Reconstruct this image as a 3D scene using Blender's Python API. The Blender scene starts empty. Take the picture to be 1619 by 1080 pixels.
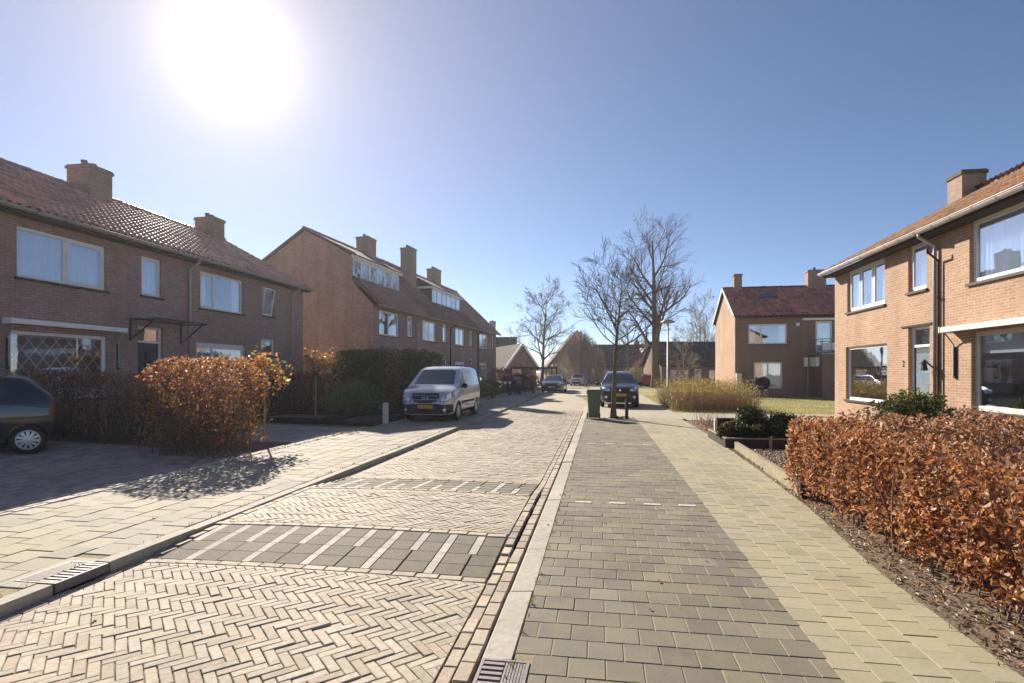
import bpy, bmesh, math, random
import numpy as np
from mathutils import Vector, Matrix, Euler
from mathutils.bvhtree import BVHTree
random.seed(11)
rng = np.random.default_rng(11)
SC = bpy.context.scene
COL = SC.collection
R = math.radians

# ------------------------------------------------------------------ camera
YAW = math.atan(138.5/870)
cam = bpy.data.cameras.new('camera')
cam.sensor_width = 36.0
cam.lens = 870/1619*36.0
cam.shift_y = 48/1619
cam.clip_start = 0.05
cam.clip_end = 3000
camo = bpy.data.objects.new('camera', cam)
camo.location = (0, 0, 1.65)
camo.rotation_euler = (R(90), 0, YAW)
COL.objects.link(camo)
SC.camera = camo

# ------------------------------------------------------------------ sky and sun
SUN_AZ = R(36.0)      # left of the street axis (+Y)
SUN_EL = R(27.7)
SUN_DIR = Vector((-math.sin(SUN_AZ)*math.cos(SUN_EL), math.cos(SUN_AZ)*math.cos(SUN_EL), math.sin(SUN_EL)))
w = bpy.data.worlds.new('World'); SC.world = w; w.use_nodes = True
nt = w.node_tree
for n in list(nt.nodes): nt.nodes.remove(n)
out = nt.nodes.new('ShaderNodeOutputWorld')
bg = nt.nodes.new('ShaderNodeBackground')
sky = nt.nodes.new('ShaderNodeTexSky')
sky.sky_type = 'NISHITA'
sky.sun_disc = False
sky.sun_elevation = SUN_EL
sky.sun_rotation = -SUN_AZ
sky.air_density = 0.7
sky.dust_density = 0.0
sky.ozone_density = 8.0
# bright aureole of the low sun in hazy air (depends only on the angle to the sun)
tc = nt.nodes.new('ShaderNodeTexCoord')
dot = nt.nodes.new('ShaderNodeVectorMath'); dot.operation = 'DOT_PRODUCT'
nt.links.new(tc.outputs['Generated'], dot.inputs[0]); dot.inputs[1].default_value = SUN_DIR
ac = nt.nodes.new('ShaderNodeMath'); ac.operation = 'ARCCOSINE'; ac.use_clamp = False
nt.links.new(dot.outputs['Value'], ac.inputs[0])
def lobe(width, amp):
    m = nt.nodes.new('ShaderNodeMath'); m.operation = 'DIVIDE'; nt.links.new(ac.outputs[0], m.inputs[0]); m.inputs[1].default_value = -width
    e = nt.nodes.new('ShaderNodeMath'); e.operation = 'EXPONENT'; nt.links.new(m.outputs[0], e.inputs[0])
    s = nt.nodes.new('ShaderNodeMath'); s.operation = 'MULTIPLY'; nt.links.new(e.outputs[0], s.inputs[0]); s.inputs[1].default_value = amp
    return s
l1 = lobe(R(2.0), 15.0); l2 = lobe(R(13), 4.4)
ad = nt.nodes.new('ShaderNodeMath'); ad.operation = 'ADD'
nt.links.new(l1.outputs[0], ad.inputs[0]); nt.links.new(l2.outputs[0], ad.inputs[1])
sc_ = nt.nodes.new('ShaderNodeVectorMath'); sc_.operation = 'SCALE'
sc_.inputs[0].default_value = (1.0, 0.76, 0.50)
nt.links.new(ad.outputs[0], sc_.inputs['Scale'])
wbn = nt.nodes.new('ShaderNodeVectorMath'); wbn.operation = 'MULTIPLY'; wbn.inputs[1].default_value = (1.26, .90, .71)   # camera white balance
nt.links.new(sky.outputs[0], wbn.inputs[0])
addc = nt.nodes.new('ShaderNodeVectorMath'); addc.operation = 'ADD'
nt.links.new(wbn.outputs[0], addc.inputs[0]); nt.links.new(sc_.outputs[0], addc.inputs[1])
nt.links.new(addc.outputs[0], bg.inputs['Color'])
bg.inputs['Strength'].default_value = 0.072
nt.links.new(bg.outputs[0], out.inputs['Surface'])

sl = bpy.data.lights.new('sun', 'SUN'); sl.energy = 4.1; sl.angle = R(0.55); sl.color = (1.0, 0.91, 0.79)
so = bpy.data.objects.new('sun', sl); so.rotation_euler = SUN_DIR.to_track_quat('Z', 'Y').to_euler(); so.location = (-20, 30, 40)
COL.objects.link(so)
SC.view_settings.view_transform = 'Standard'
SC.view_settings.look = 'None'
SC.view_settings.gamma = 1.0
SC.view_settings.use_curve_mapping = False
SC.view_settings.exposure = 1.32
SC.cycles.max_bounces = 6
SC.cycles.transparent_max_bounces = 12
SC.cycles.sample_clamp_indirect = 4.0

# ------------------------------------------------------------------ helpers
def tag(o, label=None, cat=None, group=None, kind=None):
    if label: o['label'] = label
    if cat: o['category'] = cat
    if group: o['group'] = group
    if kind: o['kind'] = kind
    return o

def thing(name, label, cat, loc=(0, 0, 0), rz=0.0, group=None):
    o = bpy.data.objects.new(name, None); COL.objects.link(o)
    o.empty_display_size = 0.3
    o.location = loc; o.rotation_euler = (0, 0, rz)
    return tag(o, label, cat, group)

def link(name, me, mat=None, parent=None, kind=None):
    o = bpy.data.objects.new(name, me); COL.objects.link(o)
    if mat is not None and len(me.materials) == 0: me.materials.append(mat)
    if parent is not None: o.parent = parent
    if kind: o['kind'] = kind
    return o

class MB:
    """collects faces, then becomes one mesh object"""
    def __init__(s): s.v = []; s.f = []; s.uv = []; s.c = []
    def face(s, pts, uv=None, c=None):
        b = len(s.v); s.v.extend([tuple(p) for p in pts]); s.f.append(tuple(range(b, b+len(pts)))); s.uv.append(uv); s.c.append(c)
    def box(s, x0, x1, y0, y1, z0, z1, c=None):
        P = [(x0,y0,z0),(x1,y0,z0),(x1,y1,z0),(x0,y1,z0),(x0,y0,z1),(x1,y0,z1),(x1,y1,z1),(x0,y1,z1)]
        b = len(s.v); s.v.extend(P)
        for q in ((0,3,2,1),(4,5,6,7),(0,1,5,4),(1,2,6,5),(2,3,7,6),(3,0,4,7)):
            s.f.append(tuple(b+i for i in q)); s.c.append(c)
            p = [P[i] for i in q]
            if q in ((0,1,5,4),(2,3,7,6)): s.uv.append([(a[0],a[2]) for a in p])
            elif q in ((1,2,6,5),(3,0,4,7)): s.uv.append([(a[1],a[2]) for a in p])
            else: s.uv.append([(a[0],a[1]) for a in p])
    def bar(s, p, q, wx, wz, c=None, up=(0,0,1)):
        """rectangular bar from p to q"""
        p, q = Vector(p), Vector(q); d = (q-p).normalized(); u = Vector(up)
        if abs(d.dot(u)) > .98: u = Vector((1,0,0))
        a = d.cross(u).normalized()*wx/2; b = a.cross(d).normalized()*wz/2
        P = [p-a-b, p+a-b, p+a+b, p-a+b, q-a-b, q+a-b, q+a+b, q-a+b]
        k = len(s.v); s.v.extend([tuple(x) for x in P])
        for f in ((0,3,2,1),(4,5,6,7),(0,1,5,4),(1,2,6,5),(2,3,7,6),(3,0,4,7)):
            s.f.append(tuple(k+i for i in f)); s.uv.append(None); s.c.append(c)
    def tube(s, pts, rad, n=8, c=None, cap=True):
        pts = [Vector(p) for p in pts]; m = len(pts)
        if not hasattr(rad, '__len__'): rad = [rad]*m
        d = (pts[1]-pts[0]).normalized()
        u = d.cross(Vector((0,0,1)))
        if u.length < .05: u = d.cross(Vector((1,0,0)))
        u.normalize(); b0 = len(s.v)
        for i in range(m):
            if i == 0: t = pts[1]-pts[0]
            elif i == m-1: t = pts[-1]-pts[-2]
            else: t = pts[i+1]-pts[i-1]
            t.normalize(); u = (u-t*u.dot(t)).normalized(); w_ = t.cross(u)
            for k in range(n):
                a = 2*math.pi*k/n; s.v.append(tuple(pts[i]+(u*math.cos(a)+w_*math.sin(a))*rad[i]))
        for i in range(m-1):
            for k in range(n):
                a, b = b0+i*n+k, b0+i*n+(k+1) % n
                s.f.append((a, b, b+n, a+n)); s.uv.append(None); s.c.append(c)
        if cap:
            s.f.append(tuple(b0+k for k in reversed(range(n)))); s.f.append(tuple(b0+(m-1)*n+k for k in range(n)))
            s.uv += [None, None]; s.c += [c, c]
    def lathe(s, prof, n=24, axis='z', center=(0,0,0), c=None):
        """prof: list of (r, h)"""
        b0 = len(s.v); cx, cy, cz = center
        for r, h in prof:
            for k in range(n):
                a = 2*math.pi*k/n; x, y = r*math.cos(a), r*math.sin(a)
                s.v.append((cx+x, cy+y, cz+h) if axis == 'z' else (cx+x, cy+h, cz+y) if axis == 'y' else (cx+h, cy+x, cz+y))
        for i in range(len(prof)-1):
            for k in range(n):
                a, b = b0+i*n+k, b0+i*n+(k+1) % n
                s.f.append((a, b, b+n, a+n)); s.uv.append(None); s.c.append(c)
    def mesh(s, name, smooth=False):
        me = bpy.data.meshes.new(name); me.from_pydata(s.v, [], s.f)
        if any(u is not None for u in s.uv):
            ul = me.uv_layers.new(name='UVMap'); data = []
            for f, u in zip(s.f, s.uv):
                for i in range(len(f)): data += list(u[i]) if u is not None else [0.0, 0.0]
            ul.data.foreach_set('uv', data)
        if any(c is not None for c in s.c):
            ca = me.color_attributes.new('Col', 'FLOAT_COLOR', 'CORNER'); data = []
            for f, c in zip(s.f, s.c):
                cc = list(c if c is not None else (.5,.5,.5))+[1.0]
                data += cc*len(f)
            ca.data.foreach_set('color', data)
        me.polygons.foreach_set('use_smooth', [bool(smooth)]*len(me.polygons))
        me.update(); return me
    def build(s, name, mat, parent=None, smooth=False, kind=None):
        return link(name, s.mesh(name, smooth), mat, parent, kind)

def fix_normals(me):
    bm = bmesh.new(); bm.from_mesh(me); bmesh.ops.remove_doubles(bm, verts=bm.verts, dist=1e-5)
    bmesh.ops.recalc_face_normals(bm, faces=bm.faces); bm.to_mesh(me); bm.free(); me.update()

def np_mesh(name, V, F, C=None, smooth=False):
    """V (n,3), F (m,4) quads, C (n,3) per-vertex colours"""
    me = bpy.data.meshes.new(name); n, m = len(V), len(F)
    me.vertices.add(n); me.vertices.foreach_set('co', np.ascontiguousarray(V, dtype=np.float32).ravel())
    me.loops.add(m*4); me.loops.foreach_set('vertex_index', np.ascontiguousarray(F, dtype=np.int32).ravel())
    me.polygons.add(m); me.polygons.foreach_set('loop_start', np.arange(0, m*4, 4, dtype=np.int32))
    me.polygons.foreach_set('loop_total', np.full(m, 4, dtype=np.int32))
    me.update(calc_edges=True)
    me.polygons.foreach_set('use_smooth', np.full(m, bool(smooth)))
    if C is not None:
        ca = me.color_attributes.new('Col', 'FLOAT_COLOR', 'POINT')
        ca.data.foreach_set('color', np.concatenate([C, np.ones((n, 1))], 1).astype(np.float32).ravel())
    return me

def scatter(name, tv, tf, rot, pos, cols, mat, parent=None, scale=None, smooth=False, kind='stuff'):
    """one mesh out of many copies of a template; rot (N,3,3), pos (N,3), cols (N,3), scale (N,) or (N,3)"""
    tv = np.asarray(tv, float); tf = np.asarray(tf, int); N = len(pos)
    if N == 0: return None
    base = np.broadcast_to(tv, (N,)+tv.shape)
    if scale is not None:
        sc = np.asarray(scale, float)
        base = base*(sc[:, None, None] if sc.ndim == 1 else sc[:, None, :])
    V = np.einsum('nij,nkj->nki', rot, base)+np.asarray(pos)[:, None, :]
    F = (tf[None]+(np.arange(N)*len(tv))[:, None, None]).reshape(-1, 4)
    C = None if cols is None else np.repeat(np.asarray(cols), len(tv), axis=0)
    return link(name, np_mesh(name, V.reshape(-1, 3), F, C, smooth), mat, parent, kind)

CA, SA = math.cos(YAW), math.sin(YAW)
def to_px(P):
    P = np.asarray(P, float); l = P[:, 0]*CA+P[:, 1]*SA; d = P[:, 1]*CA-P[:, 0]*SA
    dd = np.where(d < .1, .1, d)
    return 809.5+870*l/dd, 588-870*(P[:, 2]-1.65)/dd, d
def at(u, v, d):
    """world point seen at photo pixel (u, v) at depth d, used while laying the place out"""
    l = (u-809.5)/870*d
    return Vector((l*CA-d*SA, l*SA+d*CA, 1.65+(588-v)/870*d))

def rotz(a):
    a = np.asarray(a, float); c, s = np.cos(a), np.sin(a); z = np.zeros_like(a); o = np.ones_like(a)
    return np.stack([np.stack([c, -s, z], -1), np.stack([s, c, z], -1), np.stack([z, z, o], -1)], -2)
def rotx(a):
    a = np.asarray(a, float); c, s = np.cos(a), np.sin(a); z = np.zeros_like(a); o = np.ones_like(a)
    return np.stack([np.stack([o, z, z], -1), np.stack([z, c, -s], -1), np.stack([z, s, c], -1)], -2)
def roty(a):
    a = np.asarray(a, float); c, s = np.cos(a), np.sin(a); z = np.zeros_like(a); o = np.ones_like(a)
    return np.stack([np.stack([c, z, s], -1), np.stack([z, o, z], -1), np.stack([-s, z, c], -1)], -2)
def rand_rot(n):
    q = rng.normal(size=(n, 4)); q /= np.linalg.norm(q, axis=1)[:, None]
    w_, x, y, z = q.T
    return np.stack([np.stack([1-2*(y*y+z*z), 2*(x*y-z*w_), 2*(x*z+y*w_)], -1), np.stack([2*(x*y+z*w_), 1-2*(x*x+z*z), 2*(y*z-x*w_)], -1),
                     np.stack([2*(x*z-y*w_), 2*(y*z+x*w_), 1-2*(x*x+y*y)], -1)], -2)
def palette(n, cols, jit=.08):
    cols = np.asarray(cols, float); c = cols[rng.integers(0, len(cols), n)]
    return np.clip(c*(1+rng.normal(0, jit, (n, 1)))*(1+rng.normal(0, jit*.12, (n, 3))), .005, .95)

def pieces(name, many, tv, tf, rot, pos, cols, mat, parent, world=None, nmax=300, smooth=False, variants=14, scale=None):
    """alike pieces: those that show largest become objects, the rest one mesh"""
    pos = np.asarray(pos, float); N = len(pos)
    if N == 0: return
    wp = pos if world is None else pos@np.array(world.to_3x3()).T+np.array(world.translation)
    u, v, d = to_px(wp)
    vis = (u > -10) & (u < 1630) & (v > -10) & (v < 1095) & (d > .3)
    order = np.argsort(np.where(vis, d, 1e6+d)); take = order[:nmax]; take = take[vis[take]]
    rest = np.setdiff1d(np.arange(N), take)
    vm = []
    for k in range(min(variants, max(1, len(take)))):
        c = cols[take[(k*37) % len(take)]] if len(take) else cols[0]
        me = np_mesh(name, np.asarray(tv, float), np.asarray(tf), np.repeat(np.asarray(c)[None], len(tv), 0), smooth)
        me.materials.append(mat); vm.append((np.asarray(c), me))
    for j, i in enumerate(take):
        k = int(np.argmin([np.abs(c-cols[i]).sum() for c, _ in vm]))
        o = bpy.data.objects.new(name, vm[k][1]); COL.objects.link(o); o.parent = parent
        m = Matrix([list(map(float, r)) for r in rot[i]]).to_4x4(); m.translation = Vector(pos[i])
        if scale is not None:
            s_ = scale[i] if np.ndim(scale[i]) else [scale[i]]*3
            m = m@Matrix.Diagonal((float(s_[0]), float(s_[1]), float(s_[2]), 1))
        o.matrix_local = m
    if len(rest):
        scatter(many, tv, tf, rot[rest], pos[rest], cols[rest], mat, parent, None if scale is None else np.asarray(scale)[rest], smooth)

def block_template(lx, ly, bev=.006, depth=.05, joint=.004):
    """a paving piece: top at z = 0, bevelled rim"""
    a, b = lx/2-joint, ly/2-joint
    ring = lambda a, b, z: [(-a,-b,z),(a,-b,z),(a,b,z),(-a,b,z)]
    v = ring(a, b, -depth)+ring(a, b, -bev)+ring(a-bev, b-bev, 0)
    f = [(8,9,10,11)]+[(i, (i+1) % 4, 4+(i+1) % 4, 4+i) for i in range(4)]+[(4+i, 4+(i+1) % 4, 8+(i+1) % 4, 8+i) for i in range(4)]
    return v, f

def text_mesh(s, size, extrude=.002):
    cu = bpy.data.curves.new('txt', 'FONT'); cu.body = s; cu.size = size; cu.extrude = extrude; cu.align_x = 'CENTER'; cu.align_y = 'CENTER'
    o = bpy.data.objects.new('txt', cu); COL.objects.link(o)
    dg = bpy.context.evaluated_depsgraph_get(); me = bpy.data.meshes.new_from_object(o.evaluated_get(dg))
    bpy.data.objects.remove(o); bpy.data.curves.remove(cu); return me
def decimated_text(name, s, size, mat, parent, mw):
    me = text_mesh(s, size); o = link(name, me, mat, parent); o.matrix_local = mw; return o

# ------------------------------------------------------------------ materials
def nm(name):
    m = bpy.data.materials.new(name); m.use_nodes = True; t = m.node_tree
    return m, t, t.nodes['Principled BSDF']
def pm(name, col=(.5,.5,.5), rough=.8, metal=0.0, var=.12, vs=5.0, big=.1, bs=.6, bump=0.0, bsc=80.0, attr=False, spec=.35, coat=0.0, tint=None, tint_s=1.5, tint_t=.55, stain=0.0):
    m, t, b = nm(name); N, Lk = t.nodes.new, t.links.new
    geo = N('ShaderNodeNewGeometry')
    if attr:
        a = N('ShaderNodeAttribute'); a.attribute_name = 'Col'; src = a.outputs['Color']
    else:
        a = N('ShaderNodeRGB'); a.outputs[0].default_value = (*col, 1); src = a.outputs[0]
    def nz(scale, amt, src):
        n = N('ShaderNodeTexNoise'); n.inputs['Scale'].default_value = scale; n.inputs['Detail'].default_value = 5
        Lk(geo.outputs['Position'], n.inputs['Vector'])
        r = N('ShaderNodeMapRange'); r.inputs[1].default_value = .25; r.inputs[2].default_value = .75
        r.inputs[3].default_value = 1-amt; r.inputs[4].default_value = 1+amt; Lk(n.outputs[0], r.inputs[0])
        s = N('ShaderNodeVectorMath'); s.operation = 'SCALE'; Lk(src, s.inputs[0]); Lk(r.outputs[0], s.inputs['Scale'])
        return s.outputs[0]
    if var: src = nz(vs, var, src)
    if big: src = nz(bs, big, src)
    if stain:
        n = N('ShaderNodeTexNoise'); n.inputs['Scale'].default_value = 1.7; n.inputs['Detail'].default_value = 9; n.inputs['Roughness'].default_value = .68; n.inputs['Distortion'].default_value = .6
        Lk(geo.outputs['Position'], n.inputs['Vector'])
        r = N('ShaderNodeMapRange'); r.inputs[1].default_value = .52; r.inputs[2].default_value = .72; r.inputs[3].default_value = 1.0; r.inputs[4].default_value = 1-stain; Lk(n.outputs[0], r.inputs[0])
        s = N('ShaderNodeVectorMath'); s.operation = 'SCALE'; Lk(src, s.inputs[0]); Lk(r.outputs[0], s.inputs['Scale']); src = s.outputs[0]
        n = N('ShaderNodeTexVoronoi'); n.inputs['Scale'].default_value = 9.0; Lk(geo.outputs['Position'], n.inputs['Vector'])
        r = N('ShaderNodeMapRange'); r.inputs[1].default_value = .05; r.inputs[2].default_value = .11; r.inputs[3].default_value = 1-stain*.7; r.inputs[4].default_value = 1.0; Lk(n.outputs['Distance'], r.inputs[0])
        s = N('ShaderNodeVectorMath'); s.operation = 'SCALE'; Lk(src, s.inputs[0]); Lk(r.outputs[0], s.inputs['Scale']); src = s.outputs[0]
    if tint is not None:
        n = N('ShaderNodeTexNoise'); n.inputs['Scale'].default_value = tint_s; n.inputs['Detail'].default_value = 8; n.inputs['Roughness'].default_value = .7
        Lk(geo.outputs['Position'], n.inputs['Vector'])
        r = N('ShaderNodeMapRange'); r.inputs[1].default_value = tint_t-.1; r.inputs[2].default_value = tint_t+.18; r.inputs[3].default_value = 0; r.inputs[4].default_value = .5
        Lk(n.outputs[0], r.inputs[0])
        mx = N('ShaderNodeMixRGB'); Lk(r.outputs[0], mx.inputs[0]); Lk(src, mx.inputs[1]); mx.inputs[2].default_value = (*tint, 1); src = mx.outputs[0]
    Lk(src, b.inputs['Base Color'])
    b.inputs['Roughness'].default_value = rough; b.inputs['Metallic'].default_value = metal
    b.inputs['Specular IOR Level'].default_value = spec; b.inputs['Coat Weight'].default_value = coat; b.inputs['Coat Roughness'].default_value = .05
    if bump:
        n = N('ShaderNodeTexNoise'); n.inputs['Scale'].default_value = bsc; n.inputs['Detail'].default_value = 4; Lk(geo.outputs['Position'], n.inputs['Vector'])
        bp = N('ShaderNodeBump'); bp.inputs['Strength'].default_value = bump; bp.inputs['Distance'].default_value = .01
        Lk(n.outputs[0], bp.inputs['Height']); Lk(bp.outputs[0], b.inputs['Normal'])
    return m
def brick_mat(name, c1, c2, mortar, sc=1.0, var=.16):
    m, t, b = nm(name); N, Lk = t.nodes.new, t.links.new
    uv = N('ShaderNodeUVMap')
    br = N('ShaderNodeTexBrick'); br.inputs['Scale'].default_value = 1.0
    br.inputs['Brick Width'].default_value = .22*sc; br.inputs['Row Height'].default_value = .0625*sc
    br.inputs['Mortar Size'].default_value = .008; br.inputs['Mortar Smooth'].default_value = .2; br.inputs['Bias'].default_value = 0
    br.inputs['Color1'].default_value = (*c1, 1); br.inputs['Color2'].default_value = (*c2, 1); br.inputs['Mortar'].default_value = (*mortar, 1)
    Lk(uv.outputs[0], br.inputs['Vector'])
    geo = N('ShaderNodeNewGeometry'); src = br.outputs[0]
    for s_, amt in ((.7, var*.6), (14, var), (-2.2, var*.7)):
        n = N('ShaderNodeTexNoise'); n.inputs['Scale'].default_value = abs(s_); n.inputs['Detail'].default_value = 6
        if s_ < 0:   # rain streaks
            mp = N('ShaderNodeMapping'); mp.inputs['Scale'].default_value = (1, 1, .12); Lk(geo.outputs['Position'], mp.inputs[0]); Lk(mp.outputs[0], n.inputs['Vector'])
        else: Lk(geo.outputs['Position'], n.inputs['Vector'])
        r = N('ShaderNodeMapRange'); r.inputs[1].default_value = .25; r.inputs[2].default_value = .75; r.inputs[3].default_value = 1-amt; r.inputs[4].default_value = 1+amt
        Lk(n.outputs[0], r.inputs[0]); s2 = N('ShaderNodeVectorMath'); s2.operation = 'SCALE'; Lk(src, s2.inputs[0]); Lk(r.outputs[0], s2.inputs['Scale']); src = s2.outputs[0]
    Lk(src, b.inputs['Base Color']); b.inputs['Roughness'].default_value = .9; b.inputs['Specular IOR Level'].default_value = .2
    bp = N('ShaderNodeBump'); bp.invert = True; bp.inputs['Strength'].default_value = .6; bp.inputs['Distance'].default_value = .008
    Lk(br.outputs['Fac'], bp.inputs['Height']); Lk(bp.outputs[0], b.inputs['Normal'])
    return m
def glass_mat(name, base=.22, tint=(.92,.96,1)):
    m, t, b = nm(name); N, Lk = t.nodes.new, t.links.new; t.nodes.remove(b)
    o = t.nodes['Material Output']; tr = N('ShaderNodeBsdfTransparent'); tr.inputs[0].default_value = (*tint, 1)
    gl = N('ShaderNodeBsdfGlossy'); gl.inputs['Roughness'].default_value = .015; gl.inputs[0].default_value = (.95, .97, 1, 1)
    geo = N('ShaderNodeNewGeometry'); n = N('ShaderNodeTexNoise'); n.inputs['Scale'].default_value = 1.3; Lk(geo.outputs['Position'], n.inputs['Vector'])
    bp = N('ShaderNodeBump'); bp.inputs['Strength'].default_value = .04; bp.inputs['Distance'].default_value = .05; Lk(n.outputs[0], bp.inputs['Height']); Lk(bp.outputs[0], gl.inputs['Normal'])
    lw_ = N('ShaderNodeLayerWeight'); lw_.inputs[0].default_value = .5
    pw = N('ShaderNodeMath'); pw.operation = 'POWER'; Lk(lw_.outputs['Facing'], pw.inputs[0]); pw.inputs[1].default_value = 3.0
    fr = N('ShaderNodeMapRange'); Lk(pw.outputs[0], fr.inputs[0]); fr.inputs[3].default_value = base; fr.inputs[4].default_value = 1.0
    mx = N('ShaderNodeMixShader'); Lk(fr.outputs[0], mx.inputs[0]); Lk(tr.outputs[0], mx.inputs[1]); Lk(gl.outputs[0], mx.inputs[2]); Lk(mx.outputs[0], o.inputs['Surface'])
    return m
def leaf_mat(name, trans=.45, rough=.45):
    m, t, b = nm(name); N, Lk = t.nodes.new, t.links.new; o = t.nodes['Material Output']
    a = N('ShaderNodeAttribute'); a.attribute_name = 'Col'
    Lk(a.outputs[0], b.inputs['Base Color']); b.inputs['Roughness'].default_value = rough; b.inputs['Specular IOR Level'].default_value = .4
    tl = N('ShaderNodeBsdfTranslucent'); Lk(a.outputs[0], tl.inputs[0])
    mx = N('ShaderNodeMixShader'); mx.inputs[0].default_value = trans; Lk(b.outputs[0], mx.inputs[1]); Lk(tl.outputs[0], mx.inputs[2]); Lk(mx.outputs[0], o.inputs['Surface'])
    return m
M = {}
M['pave_brick'] = pm('paving_brick_clay', attr=True, rough=.78, var=.2, vs=30, big=.14, bs=.8, stain=.3,  bump=.35, bsc=140, spec=.3)
M['paver_dark'] = pm('grey_concrete_paver', attr=True, rough=.8, var=.2, vs=70, big=.2, bs=.9, bump=.3, bsc=220, tint=(.26,.225,.11), tint_s=1.3, tint_t=.52, stain=.35)
M['tile_light'] = pm('pale_concrete_tile', attr=True, rough=.85, var=.1, vs=40, big=.12, bs=.8, bump=.2, bsc=200, tint=(.36,.31,.13), tint_s=.8, tint_t=.54, stain=.22)
M['kerb'] = pm('kerb_concrete', attr=True, rough=.85, var=.16, vs=20, big=.12, stain=.3, bump=.25, bsc=150)
M['joint'] = pm('joint_sand', (.19,.15,.105), rough=.95, var=.3, vs=40, big=.2)
M['moss'] = pm('joint_moss', (.27,.225,.12), rough=.95, var=.3, vs=30, big=.25, bs=1.5)
M['soil'] = pm('garden_soil', (.16,.115,.08), rough=.95, var=.35, vs=25, big=.2, bump=1.0, bsc=60)
M['ground'] = pm('far_ground', (.16,.17,.09), rough=.95, var=.25, vs=1.5, big=.2, bs=.1)
M['white'] = pm('white_paint', (.82,.82,.8), rough=.4, var=.04, big=.04, spec=.4)
M['cream'] = pm('cream_paint', (.66,.63,.55), rough=.5, var=.05, big=.05)
M['zinc'] = pm('zinc_grey', (.36,.36,.37), rough=.5, metal=.3, var=.12, big=.1)
M['black'] = pm('black_metal', (.02,.02,.022), rough=.45, var=.1, big=0)
M['darkwood'] = pm('dark_timber', (.045,.035,.03), rough=.85, var=.3, vs=12, big=.2, bump=.4, bsc=40)
M['wood'] = pm('weathered_timber', (.3,.25,.17), rough=.85, var=.25, vs=9, big=.15, bump=.4, bsc=50, tint=(.25,.25,.1), tint_s=3)
M['sill'] = pm('dark_sill', (.05,.035,.032), rough=.6, var=.15)
M['glass'] = glass_mat('window_glass')
M['glass_dark'] = pm('dark_glass', (.02,.028,.036), rough=.03, var=0, big=0, spec=1.0, coat=1.0)
M['leaf'] = leaf_mat('leaf')
M['leaf_green'] = leaf_mat('leaf_green', trans=.3, rough=.4)
M['bark'] = pm('bark', (.11,.085,.055), rough=.95, var=.3, vs=9, big=.2, bump=.6, bsc=40, tint=(.13,.13,.05), tint_s=1.2)
M['bark_green'] = pm('bark_algae', (.13,.12,.06), rough=.95, var=.3, vs=9, big=.2, bump=.5, bsc=40)
M['bark_pale'] = pm('bark_pale', (.36,.31,.24), rough=.9, var=.3, vs=6, big=.2)
M['twig'] = pm('twig', (.10,.075,.06), rough=.9, var=.2, big=0)
M['twig_red'] = pm('twig_reddish', (.17,.11,.085), rough=.9, var=.25, big=.15)
M['rubber'] = pm('tyre_rubber', (.018,.018,.019), rough=.8, var=.1, big=0)
M['plastic'] = pm('black_plastic', (.022,.022,.025), rough=.55, var=.05, big=0)
M['rim'] = pm('alloy', (.5,.5,.52), rough=.35, metal=.7, var=.05, big=0)
M['lamp'] = pm('lamp_glass', (.85,.87,.9), rough=.12, metal=.1, var=0, big=0, coat=1, spec=.8)
M['chrome'] = pm('chrome', (.7,.7,.72), rough=.12, metal=1, var=0, big=0)
M['plate'] = pm('yellow_plate', (.75,.42,.02), rough=.45, var=.03, big=0)
M['red_lamp'] = pm('red_lamp', (.09,.012,.012), rough=.1, var=0, big=0, coat=1)
M['underbody'] = pm('underbody', (.008,.008,.008), rough=.95, var=0, big=0, spec=.05)
M['curtain'] = pm('net_curtain', (.78,.8,.84), rough=.9, var=.06, vs=30, big=.06)
M['blind'] = pm('white_blind', (.72,.74,.72), rough=.9, var=.02, big=0)
M['interior'] = pm('interior_wall', (.3,.27,.23), rough=.9, var=.2, vs=2)
M['brick_left'] = brick_mat('brick_dark_brown', (.43,.29,.245), (.33,.225,.195), (.22,.175,.155))
M['brick_gable'] = brick_mat('brick_red_brown', (.44,.28,.225), (.34,.21,.17), (.36,.27,.22), var=.3)
M['brick_right'] = brick_mat('brick_buff_orange', (.42,.27,.18), (.34,.205,.13), (.47,.37,.27))
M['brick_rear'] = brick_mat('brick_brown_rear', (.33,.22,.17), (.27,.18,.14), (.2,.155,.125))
M['brick_rear_lit'] = brick_mat('brick_lit_side', (.46,.3,.2), (.39,.25,.165), (.44,.34,.25))  # paler twin of the rear brick, sunlight on the gable put into the colour
M['chimney'] = brick_mat('brick_chimney', (.38,.27,.2), (.29,.2,.145), (.33,.27,.22))
M['rooftile'] = pm('clay_pantile', attr=True, rough=.36, var=.2, vs=14, big=.2, bs=.5, spec=.75, tint=(.26,.2,.15), tint_s=2.2, tint_t=.6)
M['rooftile_right'] = pm('weathered_pantile', attr=True, rough=.85, var=.22, vs=14, big=.22, bs=.5, spec=.15, tint=(.2,.17,.08), tint_s=2.2, tint_t=.55)
M['rooftile_dark'] = pm('dark_rooftile', attr=True, rough=.6, var=.2, vs=10, big=.15, bs=.4, spec=.4)
M['felt'] = pm('roof_underlay', (.04,.03,.028), rough=.95, var=.1)
M['thatch'] = pm('brown_roof', (.16,.115,.075), rough=.95, var=.3, vs=3, big=.2, bump=.5, bsc=20)
M['lawn'] = pm('lawn', (.29,.25,.09), rough=.95, var=.3, vs=6, big=.25, bs=.5)
M['grass'] = leaf_mat('grass_blade', trans=.35, rough=.6)
M['twig_straw'] = pm('straw_twig', (.36,.26,.14), rough=.9, var=.25, big=.2)
M['twig_weep'] = pm('weeping_twig', (.34,.25,.2), rough=.9, var=.25, big=.2)
M['brown_roof'] = pm('brown_flat_tile', (.13,.075,.055), rough=.7, var=.25, vs=8, big=.15)
M['zinc_pale'] = pm('zinc_pale', (.5,.48,.45), rough=.5, metal=.15, var=.12, big=.1)
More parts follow.
